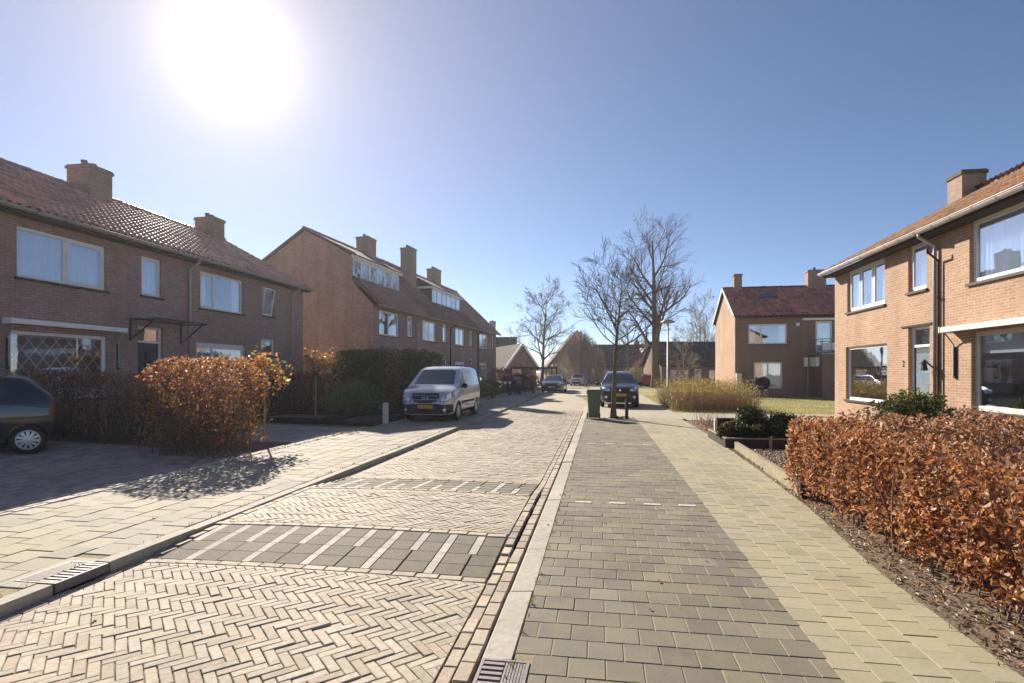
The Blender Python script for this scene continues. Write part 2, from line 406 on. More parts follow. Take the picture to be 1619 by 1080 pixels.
# ================================================================== the ground, road and pavements
def sstep(a, b, x): t = np.clip((x-a)/(b-a), 0, 1); return t*t*(3-2*t)
def hump(Y): return np.clip((Y-4.42)/.93, 0, 1)*(1-np.clip((Y-7.3)/.93, 0, 1))
def zr(X, Y):
    X, Y = np.asarray(X, float), np.asarray(Y, float)
    return -.055+.03*(1-((X+2.45)/1.65)**2)*np.where(Y < 34, 1, .3)+.066*hump(Y)
def slope_y(Y):
    Y = np.asarray(Y, float); return np.where((Y > 4.42) & (Y < 5.35), .086, np.where((Y > 7.3) & (Y < 8.23), -.086, 0.0))
def bend(Y): 
    Y = np.asarray(Y, float); return -.0095*np.clip(Y-29, 0, 22)**2
def zl(X): return .03+np.clip((-6.65-np.asarray(X, float))/6.75, 0, 1)*.2
def walk_edge(Y): return np.interp(Y, [0, 4, 5, 7, 9.7, 14.4, 40], [2.26, 2.26, 2.28, 2.5, 2.64, 2.82, 2.9])

def sheet(name, xs, ys, zf, mat, kind='structure', parent=None):
    X, Y = np.meshgrid(xs, ys); Z = zf(X, Y)*np.ones_like(X); n, m = len(xs), len(ys)
    V = np.stack([X, Y, Z], -1).reshape(-1, 3); idx = np.arange(n*m).reshape(m, n)
    F = np.stack([idx[:-1, :-1], idx[:-1, 1:], idx[1:, 1:], idx[1:, :-1]], -1).reshape(-1, 4)
    return link(name, np_mesh(name, V, F, None, True), mat, parent, kind)

ground = sheet('ground', np.array([-900, -60, -14, -4.2, 10, 60, 900.]), np.array([-300, 0, 20, 40, 100, 300, 1500.]), lambda X, Y: -.16, M['ground'])
# road: base sheet under the bricks, brick-coloured surface beyond
road = sheet('road', np.linspace(-4.1, -.80, 15), np.concatenate([np.linspace(-1, 24, 101)]), lambda X, Y: zr(X, Y)-.012, M['joint'])
M['far_brick'] = pm('far_clay_paving', (.38,.315,.23), rough=.8, var=.18, vs=9, big=.1, bs=.5)
ys = np.linspace(24, 62, 60)
xs = np.linspace(-4.14, -.66, 9); X, Y = np.meshgrid(xs, ys)
V = np.stack([X+bend(Y), Y, zr(X, np.minimum(Y, 33))], -1).reshape(-1, 3); idx = np.arange(len(V)).reshape(60, 9)
F = np.stack([idx[:-1, :-1], idx[:-1, 1:], idx[1:, 1:], idx[1:, :-1]], -1).reshape(-1, 4)
link('road_bend', np_mesh('road_bend', V, F, None, True), M['far_brick'], None, 'structure')
M['far_pave'] = pm('far_pale_paving', (.37,.325,.24), rough=.85, var=.12, vs=5, big=.1)
sheet('paved_square', np.array([-30, -12., -4, 1, 3.4]), np.array([41., 55, 72, 88]), lambda X, Y: -.10, M['far_pave'])

sheet('gutter_channel', np.array([-.80, -.67]), np.array([-1., 24]), lambda X, Y: -.05, M['joint'])
# --- herringbone clay bricks
CLAY = [(.41,.345,.255), (.395,.33,.245), (.425,.36,.265), (.40,.335,.25), (.38,.315,.23), (.42,.355,.265), (.37,.295,.215), (.45,.39,.295)]
BL, BW = .195, .065
def herringbone(x0, x1, y0, y1):
    """centres and angles of a 45 degree herringbone (1:3 bricks)"""
    P, A = [], []
    s = BW; n = 3
    c45 = math.cos(R(45))
    span = int(max(x1-x0, y1-y0)/s*1.5)+12
    cx, cy = (x0+x1)/2, (y0+y1)/2
    # lattice translations (1,1) and (n,-n) in brick widths
    for i in range(-span, span):
        for j in range(-span//2, span//2):
            # horizontal brick occupying [0,n]x[0,1] at (i + j*n, i - j*n); vertical brick next to it
            for v in (0, 1):
                gx, gy = i+j*n, i-j*n
                if v == 0: a, b, ang = gx+n/2, gy+.5, 0
                else: a, b, ang = gx+n+.5-0.0, gy+1-n/2+0.0, 90
                px, py = a*s, b*s
                X = (px+py)*c45; Y = (py-px)*c45
                X += cx; Y += cy
                if x0-.15 < X < x1+.15 and y0-.15 < Y < y1+.15: P.append((X, Y)); A.append(ang-45)
    return np.array(P), np.radians(np.array(A))
tvb, tfb = block_template(BL, BW, .004, .05, .0026)
def clip_poly(poly, x0, x1, y0, y1):
    for ax, lim, sg in ((0, x0, 1), (0, x1, -1), (1, y0, 1), (1, y1, -1)):
        out_ = []
        for i in range(len(poly)):
            a, b = poly[i], poly[(i+1) % len(poly)]
            ina, inb = sg*(a[ax]-lim) >= 0, sg*(b[ax]-lim) >= 0
            if ina: out_.append(a)
            if ina != inb:
                t = (lim-a[ax])/(b[ax]-a[ax]); out_.append((a[0]+(b[0]-a[0])*t, a[1]+(b[1]-a[1])*t))
        poly = out_
        if len(poly) < 3: return []
    return poly
allP, allA, cut = [], [], MB()
for (ya, yb) in ((.6, 4.33), (5.47, 7.17), (8.34, 24.0)):
    P, A = herringbone(-4.0, -.905, ya, yb)
    hl, hw = BL/2-.0026, BW/2-.0026
    for (x, y), a in zip(P, A):
        c, s = math.cos(a), math.sin(a)
        q = [(x+c*dx-s*dy, y+s*dx+c*dy) for dx, dy in ((-hl,-hw),(hl,-hw),(hl,hw),(-hl,hw))]
        X_ = [p[0] for p in q]; Y_ = [p[1] for p in q]
        if min(X_) > -4.0 and max(X_) < -.905 and min(Y_) > ya and max(Y_) < yb: allP.append((x, y)); allA.append(a)
        else:
            r = clip_poly(q, -4.0, -.905, ya, yb)
            if len(r) >= 3:
                col = tuple(palette(1, CLAY)[0]); z = [float(zr(px, py)) for px, py in r]
                cut.face([(px, py, zz) for (px, py), zz in zip(r, z)], None, col)
                for i in range(len(r)):
                    (ax, ay), (bx, by) = r[i], r[(i+1) % len(r)]; za, zb = z[i], z[(i+1) % len(r)]
                    cut.face([(ax, ay, za-.04), (bx, by, zb-.04), (bx, by, zb), (ax, ay, za)], None, col)
allP = np.array(allP); allA = np.array(allA); n = len(allP)
pos = np.concatenate([allP, zr(allP[:, 0], allP[:, 1])[:, None]+rng.normal(0, .0022, (n, 1))-np.where(rng.random((n, 1)) < .02, .005, 0)], 1)
rot = rotx(slope_y(allP[:, 1])*0+rng.normal(0, .008, n))@roty(rng.normal(0, .008, n))@rotz(allA+rng.normal(0, .012, n))
pieces('paving_brick', 'paving_bricks', tvb, tfb, rot, pos, palette(n, CLAY, .06), M['pave_brick'], road)
cut.build('cut_paving_bricks', M['pave_brick'], road, kind='stuff')
# edge courses along both gutters and across the ramps
eP, eA = [], []
for y in np.arange(.7, 24, .207):
    eP.append((-.85, y)); eA.append(R(90)); eP.append((-4.05, y)); eA.append(R(90))
eP, eA = np.array(eP), np.array(eA); n = len(eP)
tve, tfe = block_template(.205, .088, .006, .05, .004)
pieces('gutter_brick', 'gutter_bricks', tve, tfe, rotz(eA+rng.normal(0, .012, n)), np.concatenate([eP, zr(eP[:, 0], eP[:, 1])[:, None]+.002+rng.normal(0, .003, (n, 1))], 1), palette(n, CLAY, .1), M['pave_brick'], road, nmax=120)
gP = np.array([(-.742, y) for y in np.arange(.7, 24, .207)]); n = len(gP)
tvg, tfg = block_template(.205, .098, .006, .05, .004)
pieces('channel_brick', 'channel_bricks', tvg, tfg, rotz(np.full(n, R(90))+rng.normal(0, .01, n)), np.concatenate([gP, np.maximum(-.03, zr(gP[:, 0], gP[:, 1]))[:, None]*0-.016+rng.normal(0, .003, (n, 1))], 1), palette(n, CLAY, .1), M['pave_brick'], road, nmax=60)

# --- speed hump with white teeth on its two ramps
def ramp(y0, y1, flip):
    rows = 4; dy = (y1-y0)/rows; P, S, C = [], [], []
    WHITE = [(.50,.455,.38), (.46,.42,.35), (.53,.485,.41)]; DARK = [(.165,.14,.1), (.145,.124,.09), (.18,.155,.11), (.155,.134,.097)]
    sl_ = .086 if not flip else -.086
    x = -.907
    while x > -4.0:
        for r in range(rows):
            q = rows-1-r if flip else r
            y = y0+(r+.5)*dy; xx = x
            segs = [('d', .2), ('w', .08), ('d', .2), ('w', .08)] if q >= 2 else [('d', .24), ('d', .24), ('w', .08)]
            for k, wd in segs:
                a = xx-wd; 
                if a > -4.02:
                    P.append(((a+xx)/2, y, float(zr((a+xx)/2, y)))); S.append((wd, dy, 1.0))
                    C.append(palette(1, WHITE if k == 'w' else DARK, .06)[0])
                xx = a
        x -= .56
    P, S, C = np.array(P), np.array(S), np.array(C); n = len(P)
    rot = np.tile(rotx(np.array([math.atan(sl_)]))[0], (n, 1, 1))
    tv, tf = block_template(1, 1, .02, .05, .012)
    pieces('ramp_tile', 'ramp_tiles', tv, tf, rot, P, C, M['kerb'], hump_o, scale=S)
hump_o = sheet('speed_hump', np.linspace(-4.0, -.91, 3), np.array([4.44, 5.35, 7.3, 8.22]), lambda X, Y: zr(X, Y)-.02, M['joint'])
ramp(4.44, 5.33, False); ramp(7.3, 8.2, True)
bP, bA = [], []
for x in np.arange(-.99, -4.0, -.2):
    for y in (4.385, 5.40, 7.235, 8.27): bP.append((x-.02, y)); bA.append(0)
bP = np.array(bP); n = len(bP)
tvc, tfc = block_template(.2, .098, .006, .05, .003)
lite = (np.abs(bP[:, 1]-5.40) < .02) | (np.abs(bP[:, 1]-7.235) < .02)
colb = np.where(lite[:, None], palette(n, [(.46,.4,.31), (.43,.37,.285), (.49,.43,.335)], .06), palette(n, CLAY, .08))
pieces('border_brick', 'border_bricks', tvc, tfc, rotx(slope_y(bP[:, 1])*0)@rotz(rng.normal(0, .01, n)), np.concatenate([bP, zr(bP[:, 0], bP[:, 1])[:, None]+.003], 1), colb, M['kerb'], hump_o)

# --- kerbs
def kerb_row(name, x0, x1, ztop, h, ya, yb, col, parent_mat, slope=0.0, ln=1.0):
    base = sheet(name, np.array([x0+.01, x1-.01]), np.array([ya, yb]), lambda X, Y: ztop-h-.02, M['joint'])
    y = ya; k = 0
    while y < yb-.01:
        mb = MB(); c = tuple(np.array(col)*(1+rng.normal(0, .06))); j = .005; b = .012
        z0, z1 = ztop+(slope if x0 < 0 and x1 > x0 else 0), ztop
        pr = [(x0, z0-h), (x0, z0-b), (x0+b, z0), (x1-b*.6, z1), (x1, z1-b*.6), (x1, z1-h)]
        for i in range(len(pr)-1):
            (ax, az), (bx, bz) = pr[i], pr[i+1]
            mb.face([(ax, y+j, az), (ax, y+ln-j, az), (bx, y+ln-j, bz), (bx, y+j, bz)][::-1], None, c)
        mb.face([(p[0], y+j, p[1]) for p in pr][::-1], None, c); mb.face([(p[0], y+ln-j, p[1]) for p in pr], None, c)
        o = mb.build('kerb_stone', M['kerb'], base); o.location = (rng.normal(0, .003), 0, rng.normal(0, .003)); fix_normals(o.data)
        y += ln; k += 1
    return base
kerb_row('right_kerb', -.675, -.49, 0.0, .1, 3.12, 34, (.38,.345,.275), None, slope=-.012, ln=1.0)
kerb_row('left_kerb', -4.255, -4.105, .03, .16, .07, 3.58, (.36,.325,.265), None, ln=.88)
kerb_row('left_kerb', -4.255, -4.105, .03, .16, 4.08, 34, (.36,.325,.265), None, ln=1.0)

# --- dark parking strip, 21 cm pavers in half bond
park = sheet('parking_strip', np.array([-.485, .4, 1.28]), np.linspace(-1, 21, 12), lambda X, Y: -.0045, M['moss'])
P, C = [], []
DK = [(.185,.16,.118), (.168,.147,.11), (.205,.178,.127), (.178,.154,.115), (.195,.168,.12), (.158,.138,.105)]
r = 0
for y in np.arange(1.2, 19.9, .21):
    off = .105 if r % 2 else 0
    for x in np.arange(-.385+off, 1.28-.05, .21):
        if x+.105 > 1.31: continue
        if x < -.33 and 2.55 < y < 3.2: continue
        dash = (abs(y-7.08) < .105 or abs(y-12.76) < .105)
        P.append((x, y))
    r += 1
P = np.array(P); n = len(P); C = palette(n, DK, .08)
tvp, tfp = block_template(.21, .21, .004, .06, .0022)
pieces('paver', 'pavers', tvp, tfp, rotx(rng.normal(0, .0035, n))@rotz(rng.normal(0, .008, n)), np.concatenate([P, rng.normal(0, .001, (n, 1))], 1), C, M['paver_dark'], park)
# half pavers closing every second course, the light edging course
hp = np.array([(-.437, y) for y in np.arange(1.2+.21, 19.9, .42) if not 2.55 < y < 3.2]+[(-.332, y) for y in np.arange(1.2, 19.9, .42) if 2.55 < y < 3.2]); n = len(hp)
tvh, tfh = block_template(.105, .21, .005, .06, .0035)
pieces('half_paver', 'half_pavers', tvh, tfh, rotz(rng.normal(0, .008, n)), np.concatenate([hp, rng.normal(0, .0015, (n, 1))], 1), palette(n, DK, .08), M['paver_dark'], park, nmax=60)
hp = np.array([(1.235, y) for y in np.arange(1.2, 19.9, .42)]); n = len(hp)
pieces('half_paver', 'half_pavers', tvh, tfh, rotz(rng.normal(0, .008, n)), np.concatenate([hp, rng.normal(0, .0015, (n, 1))], 1), palette(n, DK, .08), M['paver_dark'], park, nmax=60)
tvd, tfd = block_template(.21, .075, .004, .02, .003)
for yy in (7.02, 12.78, 17.9):
    dp = np.array([(x, yy+.02*x) for x in (-.2, .225, .65, 1.07)])
    pieces('white_marking_stone', 'white_marking_stones', tvd, tfd, rotz(np.zeros(4)), np.concatenate([dp, np.full((4, 1), .006)], 1), palette(4, [(.62,.6,.54)], .03), M['kerb'], park)

# --- pale walkway on the right
walk = MB(); ysw = np.linspace(-1, 46, 60)
for i in range(59):
    a, b = ysw[i], ysw[i+1]; xa = 1.28
    walk.face([(xa, a, -.006), (walk_edge(a), a, -.006), (walk_edge(b), b, -.006), (xa, b, -.006)])
walk = walk.build('right_footpath', M['moss'], None, kind='structure')
LT = [(.35,.305,.215), (.33,.288,.2), (.365,.32,.225), (.335,.29,.2), (.315,.274,.19)]
P = []; cutw = MB()
for k, x in enumerate(np.arange(1.28+.1, 3.0, .2)):
    for y in np.arange(.8+(.1 if k % 2 else 0), 21, .2):
        if x+.1 <= min(walk_edge(y-.1), walk_edge(y+.1)): P.append((x, y))
        elif x-.1 < walk_edge(y)-.015:
            ea, eb_ = float(walk_edge(y-.097)), float(walk_edge(y+.097)); ea, eb_ = min(ea, x+.097), min(eb_, x+.097)
            q_ = [(x-.097, y-.097, 0), (ea, y-.097, 0), (eb_, y+.097, 0), (x-.097, y+.097, 0)]; c_ = tuple(palette(1, LT, .06)[0]); cutw.face(q_, None, c_)
            for k_ in range(4): cutw.face([(q_[k_][0], q_[k_][1], -.05), (q_[(k_+1) % 4][0], q_[(k_+1) % 4][1], -.05), q_[(k_+1) % 4], q_[k_]], None, c_)
P = np.array(P); n = len(P)
cutw.build('cut_paving_tiles', M['tile_light'], walk, kind='stuff')
tvt, tft = block_template(.2, .2, .003, .05, .0018)
pieces('paving_tile', 'paving_tiles', tvt, tft, rotx(rng.normal(0, .0035, n))@rotz(rng.normal(0, .006, n)), np.concatenate([P, rng.normal(0, .001, (n, 1))], 1), palette(n, LT, .06), M['tile_light'], walk)
# pale paving beyond the parking bay, under the car, and the side path to the right
sheet('far_footpath', np.array([-.485, 1.28, 2.2, 2.95]), np.linspace(19.95, 46, 8), lambda X, Y: .003, M['far_pave'])
sheet('side_path', np.array([2.95, 5, 9, 22]), np.array([19.4, 22.9]), lambda X, Y: .006, M['far_pave'])

# --- pale footpath on the left, 30 cm tiles
lw = sheet('left_footpath', np.array([-6.66, -5.5, -4.26]), np.linspace(-1, 34, 20), lambda X, Y: .022, M['moss'])
P = []
for k, x in enumerate(np.arange(-4.255-.15, -6.6, -.3)):
    for y in np.arange(.5+(.15 if k % 2 else 0), 30, .3):
        if 3.45 < y < 4.2 and x > -4.45: continue
        P.append((x, y))
P = np.array(P); n = len(P)
tvl, tfl = block_template(.3, .3, .004, .05, .003)
pieces('paving_tile', 'paving_tiles', tvl, tfl, rotx(rng.normal(0, .006, n))@rotz(rng.normal(0, .006, n)), np.concatenate([P, .03+rng.normal(0, .002, (n, 1))], 1), palette(n, [(.345,.305,.24), (.325,.288,.225), (.36,.32,.25), (.31,.274,.213)], .06), M['tile_light'], lw)
fl_ = MB(); fl_.box(-4.553, -4.477, 3.5, 4.15, -.02, .031, (.39,.345,.265)); fl_.build('filler_strip', M['tile_light'], lw)
for ya_, yb_ in ((3.5, 3.593), (4.067, 4.15)):
    fl_ = MB(); fl_.box(-4.474, -4.262, ya_, yb_, -.02, .0305, (.38,.34,.26)); fl_.build('filler_strip', M['tile_light'], lw)
sheet('left_footpath_far', np.array([-7.2, -5.5, -4.26]), np.linspace(30, 44, 6), lambda X, Y: .03, M['far_pave'])

# --- left front gardens and driveway
sheet('left_garden', np.linspace(-13.6, -6.66, 9), np.linspace(-6, 60, 12), lambda X, Y: zl(X)-.03, M['soil'])
drive = sheet('driveway', np.linspace(-13.4, -6.66, 9), np.linspace(2, 10.15, 4), lambda X, Y: zl(X)-.012, M['joint'])
P = []
for k, x in enumerate(np.arange(-6.95, -13.3, -.1)):
    for y in np.arange(3.0+(.1 if k % 2 else 0), 10.1, .2): P.append((x, y))
P = np.array(P); n = len(P)
tvq, tfq = block_template(.2, .1, .005, .04, .0035)
pieces('driveway_brick', 'driveway_bricks', tvq, tfq, rotx(rng.normal(0, .01, n))@rotz(R(90)+rng.normal(0, .012, n)), np.concatenate([P, zl(P[:, 0])[:, None]+rng.normal(0, .002, (n, 1))], 1),
       palette(n, [(.42,.34,.285), (.37,.3,.255), (.45,.37,.31), (.34,.275,.24)], .08), M['pave_brick'], drive)
eb = np.array([(x, y) for x in (-6.71, -6.81) for y in np.arange(2.0, 15.2, .205)]); n = len(eb)
pieces('edging_brick', 'edging_bricks', tve, tfe, rotz(R(90)+rng.normal(0, .02, n)), np.concatenate([eb, .036+rng.normal(0, .003, (n, 1))], 1), palette(n, [(.5,.44,.38), (.45,.4,.34), (.54,.48,.42)], .07), M['pave_brick'], drive, nmax=130)
fp = sheet('front_path', np.linspace(-13.3, -6.87, 7), np.linspace(11.6, 15.1, 4), lambda X, Y: zl(X)-.008, M['moss'])
P = np.array([(x, y) for x in np.arange(-7.1, -13, -.4) for y in np.arange(11.8, 15.0, .4)]); n = len(P)
tvs, tfs = block_template(.4, .4, .004, .04, .003)
pieces('path_slab', 'path_slabs', tvs, tfs, rotz(rng.normal(0, .005, n)), np.concatenate([P, zl(P[:, 0])[:, None]+rng.normal(0, .002, (n, 1))], 1), palette(n, [(.36,.34,.32), (.33,.31,.3), (.39,.37,.34)], .05), M['tile_light'], fp)
# --- right front garden and lawn
sheet('right_garden', np.array([2.27, 4, 6, 8.0]), np.linspace(0, 19.4, 12), lambda X, Y: -.012, M['soil'])
lawn = sheet('lawn', np.linspace(2.95, 24, 9), np.linspace(22.9, 42, 9), lambda X, Y: .0, M['lawn'])
sheet('verge', np.array([2.9, 5, 9]), np.array([42., 52, 62]), lambda X, Y: -.03, M['lawn'])
n = 26000
gx, gy = rng.uniform(2.95, 17, n), rng.uniform(22.9, 39.5, n)**1.0
gv = [(-.5,0,0), (.5,0,0), (.2,.3,.9), (-.2,.3,.9)]
scatter('lawn_grass', gv, [(0,1,2,3)], rotz(rng.uniform(0, 6.3, n))@rotx(rng.normal(0, .3, n)), np.stack([gx, gy, np.zeros(n)], 1), palette(n, [(.3,.28,.08), (.38,.34,.12), (.44,.38,.18), (.24,.25,.07)], .1), M['grass'], None, np.stack([rng.uniform(.008, .02, n), rng.uniform(.03, .06, n), rng.uniform(.03, .07, n)], 1))
tag(bpy.data.objects['lawn_grass'], 'short yellowish winter grass on the lawn beside the red roofed house', 'grass', kind='stuff')

# --- iron gully grates set into the kerbs
M['iron'] = pm('cast_iron_worn', (.2,.175,.17), rough=.6, metal=.3, var=.2, vs=30, big=.1, bump=.2, bsc=120)
def gully(name, label, x0, x1, y0, y1, z, bars_side):
    root = thing(name, label, 'gully grate', ((x0+x1)/2, (y0+y1)/2, z), 0, 'gully grates in the kerbs')
    hx, hy = (x1-x0)/2, (y1-y0)/2
    f = MB(); t = .018
    for a in ((-hx, hx, -hy, -hy+t), (-hx, hx, hy-t, hy), (-hx, -hx+t, -hy+t, hy-t), (hx-t, hx, -hy+t, hy-t)): f.box(*a, -.07, .006)
    f.build('frame', M['iron'], root)
    p = MB(); p.box(-hx+t, hx-t, -hy+t, hy-t, -.12, -.09); p.build('pit', M['underbody'], root)
    sx = bars_side
    bx0, bx1 = (0.0, hx-t) if sx > 0 else (-hx+t, 0.0)
    n = 8
    for i in range(n):
        y = -hy+t+(2*hy-2*t)*(i+.5)/n; b = MB(); b.box(bx0, bx1, y-.013, y+.013, -.03, .004); b.build('bar', M['iron'], root)
    lx0, lx1 = (-hx+t, -.004) if sx > 0 else (.004, hx-t)
    l = MB(); l.box(lx0, lx1, -hy+t, hy-t, -.03, -.002); lid = l.build('lid', M['iron'], root)
    for i in range(7):
        x = lx0+(lx1-lx0)*(i+.5)/7; b = MB(); b.box(x-.006, x+.006, -hy+t+.01, hy-t-.01, -.002, .005); b.build('rib', M['iron'], lid)
    return root
gully('gully_grate', 'iron gully grate in the kerb at the left side of the road', -4.47, -4.10, 3.6, 4.06, .028, 1)
gully('gully_grate', 'iron gully grate in the right kerb beside the grey parking strip', -.665, -.39, 2.66, 3.1, 0.0, -1)

# weeds and moss tufts in the joints along the path edges
n = 1500; k = rng.random(n); wx = np.where(k < .4, rng.normal(-6.62, .03, n), np.where(k < .6, rng.normal(-4.27, .012, n), np.where(k < .8, rng.normal(-.483, .01, n), walk_edge(rng.uniform(3, 14, n)))))
wy = rng.uniform(2.5, 15, n)**1.0; wy = np.where(k < .4, rng.beta(3, 2, n)*9+6.5, wy); cl_ = np.round(wy*2.3)/2.3+rng.normal(0, .05, n); wy = np.where(rng.random(n) < .7, cl_, wy)
wx = np.where(k >= .8, walk_edge(wy)+rng.normal(0, .02, n), wx); wz = np.where(wx < -4, .03, 0.0)
wd = scatter('joint_weeds', gv, [(0,1,2,3)], rotz(rng.uniform(0, 6.3, n))@rotx(rng.normal(0, .6, n)), np.stack([wx, wy, wz], 1), palette(n, [(.2,.19,.05), (.3,.27,.08), (.14,.15,.04), (.26,.2,.1)], .12), M['grass'], None, np.stack([rng.uniform(.004, .012, n), rng.uniform(.02, .05, n), rng.uniform(.01, .045, n)], 1))
tag(wd, 'small weeds growing in the joints along kerbs and path edges', 'weeds', kind='stuff')
# ================================================================== houses
def wall_front(mb, L, z0, z1, openings, depth=.13, y=0.0, x_start=0.0):
    """front wall in the plane y (facing -y) with openings and their reveals"""
    xs = sorted({x_start, L, *[o[0] for o in openings], *[o[1] for o in openings]}); zs = sorted({z0, z1, *[o[2] for o in openings], *[o[3] for o in openings]})
    for i in range(len(xs)-1):
        for j in range(len(zs)-1):
            cx, cz = (xs[i]+xs[i+1])/2, (zs[j]+zs[j+1])/2
            if any(o[0] < cx < o[1] and o[2] < cz < o[3] for o in openings): continue
            p = [(xs[i], y, zs[j]), (xs[i+1], y, zs[j]), (xs[i+1], y, zs[j+1]), (xs[i], y, zs[j+1])]
            mb.face(p, [(a[0], a[2]) for a in p])
    for (a, b, c, d) in openings:
        for p in ([(a,y,c),(a,y+depth,c),(a,y+depth,d),(a,y,d)], [(b,y+depth,c),(b,y,c),(b,y,d),(b,y+depth,d)],
                  [(a,y,d),(a,y+depth,d),(b,y+depth,d),(b,y,d)], [(a,y+depth,c),(a,y,c),(b,y,c),(b,y+depth,c)]):
            mb.face(p, [(q[1]+q[0], q[2]) for q in p])

def window(root, x0, x1, z0, z1, mull=(), trans=(), curtain=None, fr=None, y=.075, fw=.06, sill=True, open_tilt=0, head=0.0, sillmat='sill', casement=()):
    """frame with mullions; panes, sill and curtain are its own pieces"""
    fr = fr or M['white']; f = MB(); d = .055
    f.box(x0, x0+fw, y, y+d, z0, z1); f.box(x1-fw, x1, y, y+d, z0, z1)
    f.box(x0+fw, x1-fw, y, y+d, z0, z0+fw); f.box(x0+fw, x1-fw, y, y+d, z1-fw-head, z1)
    zt = z1-fw-head
    xs = [x0+fw]+[x0+(x1-x0)*m for m in mull]+[x1-fw]
    for m in mull:
        xm = x0+(x1-x0)*m; f.box(xm-fw*.5, xm+fw*.5, y+.004, y+d-.004, z0+fw, zt)
    w_ = f.build('window', fr, root)
    for i in range(len(xs)-1):
        a = xs[i]+(fw*.5 if i else 0); b = xs[i+1]-(fw*.5 if i < len(xs)-2 else 0)
        if i in casement:
            c = MB(); cw = .045; yy = y-.012
            c.box(a+.004, a+cw, yy, yy+.05, z0+fw+.004, zt-.004); c.box(b-cw, b-.004, yy, yy+.05, z0+fw+.004, zt-.004)
            c.box(a+cw, b-cw, yy, yy+.05, z0+fw+.004, z0+fw+cw); c.box(a+cw, b-cw, yy, yy+.05, zt-cw, zt-.004)
            co = c.build('casement', fr, w_)
            g = MB(); g.box(a+cw, b-cw, yy+.02, yy+.026, z0+fw+cw, zt-cw); go = g.build('pane', M['glass'], w_)
            if open_tilt:
                for o in (co, go):
                    o.location = (0, -.02-z0*math.sin(open_tilt)*-1*0, 0)
                    pv = Matrix.Translation((0, yy, z0+fw))@Matrix.Rotation(open_tilt, 4, 'X')@Matrix.Translation((0, -yy, -z0-fw)); o.matrix_local = pv
        else:
            g = MB(); g.box(a, b, y+.024, y+.030, z0+fw, zt); g.build('pane', M['glass'], w_)
    if sill:
        s = MB(); s.box(x0-.06, x1+.06, -.055, y+.01, z0-.06, z0-.002); s.build('sill', M[sillmat], w_)
    if curtain:
        c = MB(); yc = y+.12
        def sheet_(a, b, za, zb, amp=.03, per=.14, yo=0):
            n = max(4, int((b-a)/.035)); xs_ = [a+(b-a)*i/n for i in range(n+1)]
            P = [(x, yc+yo+amp*math.sin(x/per*6.28+math.sin(x*3)*1.2)) for x in xs_]
            for i in range(n): c.face([(P[i][0], P[i][1], za), (P[i+1][0], P[i+1][1], za), (P[i+1][0], P[i+1][1], zb), (P[i][0], P[i][1], zb)])
        mt = 'curtain'
        if curtain == 'net': sheet_(x0, x1, z0, z1)
        elif curtain == 'sides':
            sheet_(x0, x0+(x1-x0)*.2, z0, z1); c.build('curtain', M[mt], w_, smooth=True); c = MB(); sheet_(x1-(x1-x0)*.2, x1, z0, z1)
        elif curtain == 'blind': sheet_(x0+.04, x1-.04, z0+(z1-z0)*.72, z1, 0); mt = 'blind'
        elif curtain == 'full': sheet_(x0+.04, x1-.04, z0, z1, .01, .3); mt = 'blind'
        elif curtain == 'lattice':
            # see-through lozenge net: crossing bands
            nx = int((x1-x0)/.16); mt = 'blind'
            for row in range(8):
                za = z0+(z1-z0)*row/8; zb = z0+(z1-z0)*(row+1)/8
                for k in range(nx+1):
                    xk = x0+k*(x1-x0)/nx; s_ = 1 if (k+row) % 2 else -1; h = (x1-x0)/nx/2
                    c.face([(xk-h*s_-.022, yc, za), (xk-h*s_+.022, yc, za), (xk+h*s_+.022, yc, zb), (xk+h*s_-.022, yc, zb)])
            c.face([(x0, yc+.02, z0), (x1, yc+.02, z0), (x1, yc+.02, z0+.28), (x0, yc+.02, z0+.28)])
            c.face([(x0, yc+.02, z1-.12), (x1, yc+.02, z1-.12), (x1, yc+.02, z1), (x0, yc+.02, z1)])
        if c.f: c.build('curtain', M[mt], w_, smooth=True)
    # the dim room behind
    r = MB(); yb = y+1.6
    r.face([(x0-.3, yb, z0-.7), (x1+.3, yb, z0-.7), (x1+.3, yb, z1+.3), (x0-.3, yb, z1+.3)]); r.build('room_wall', M['interior'], w_)
    return w_

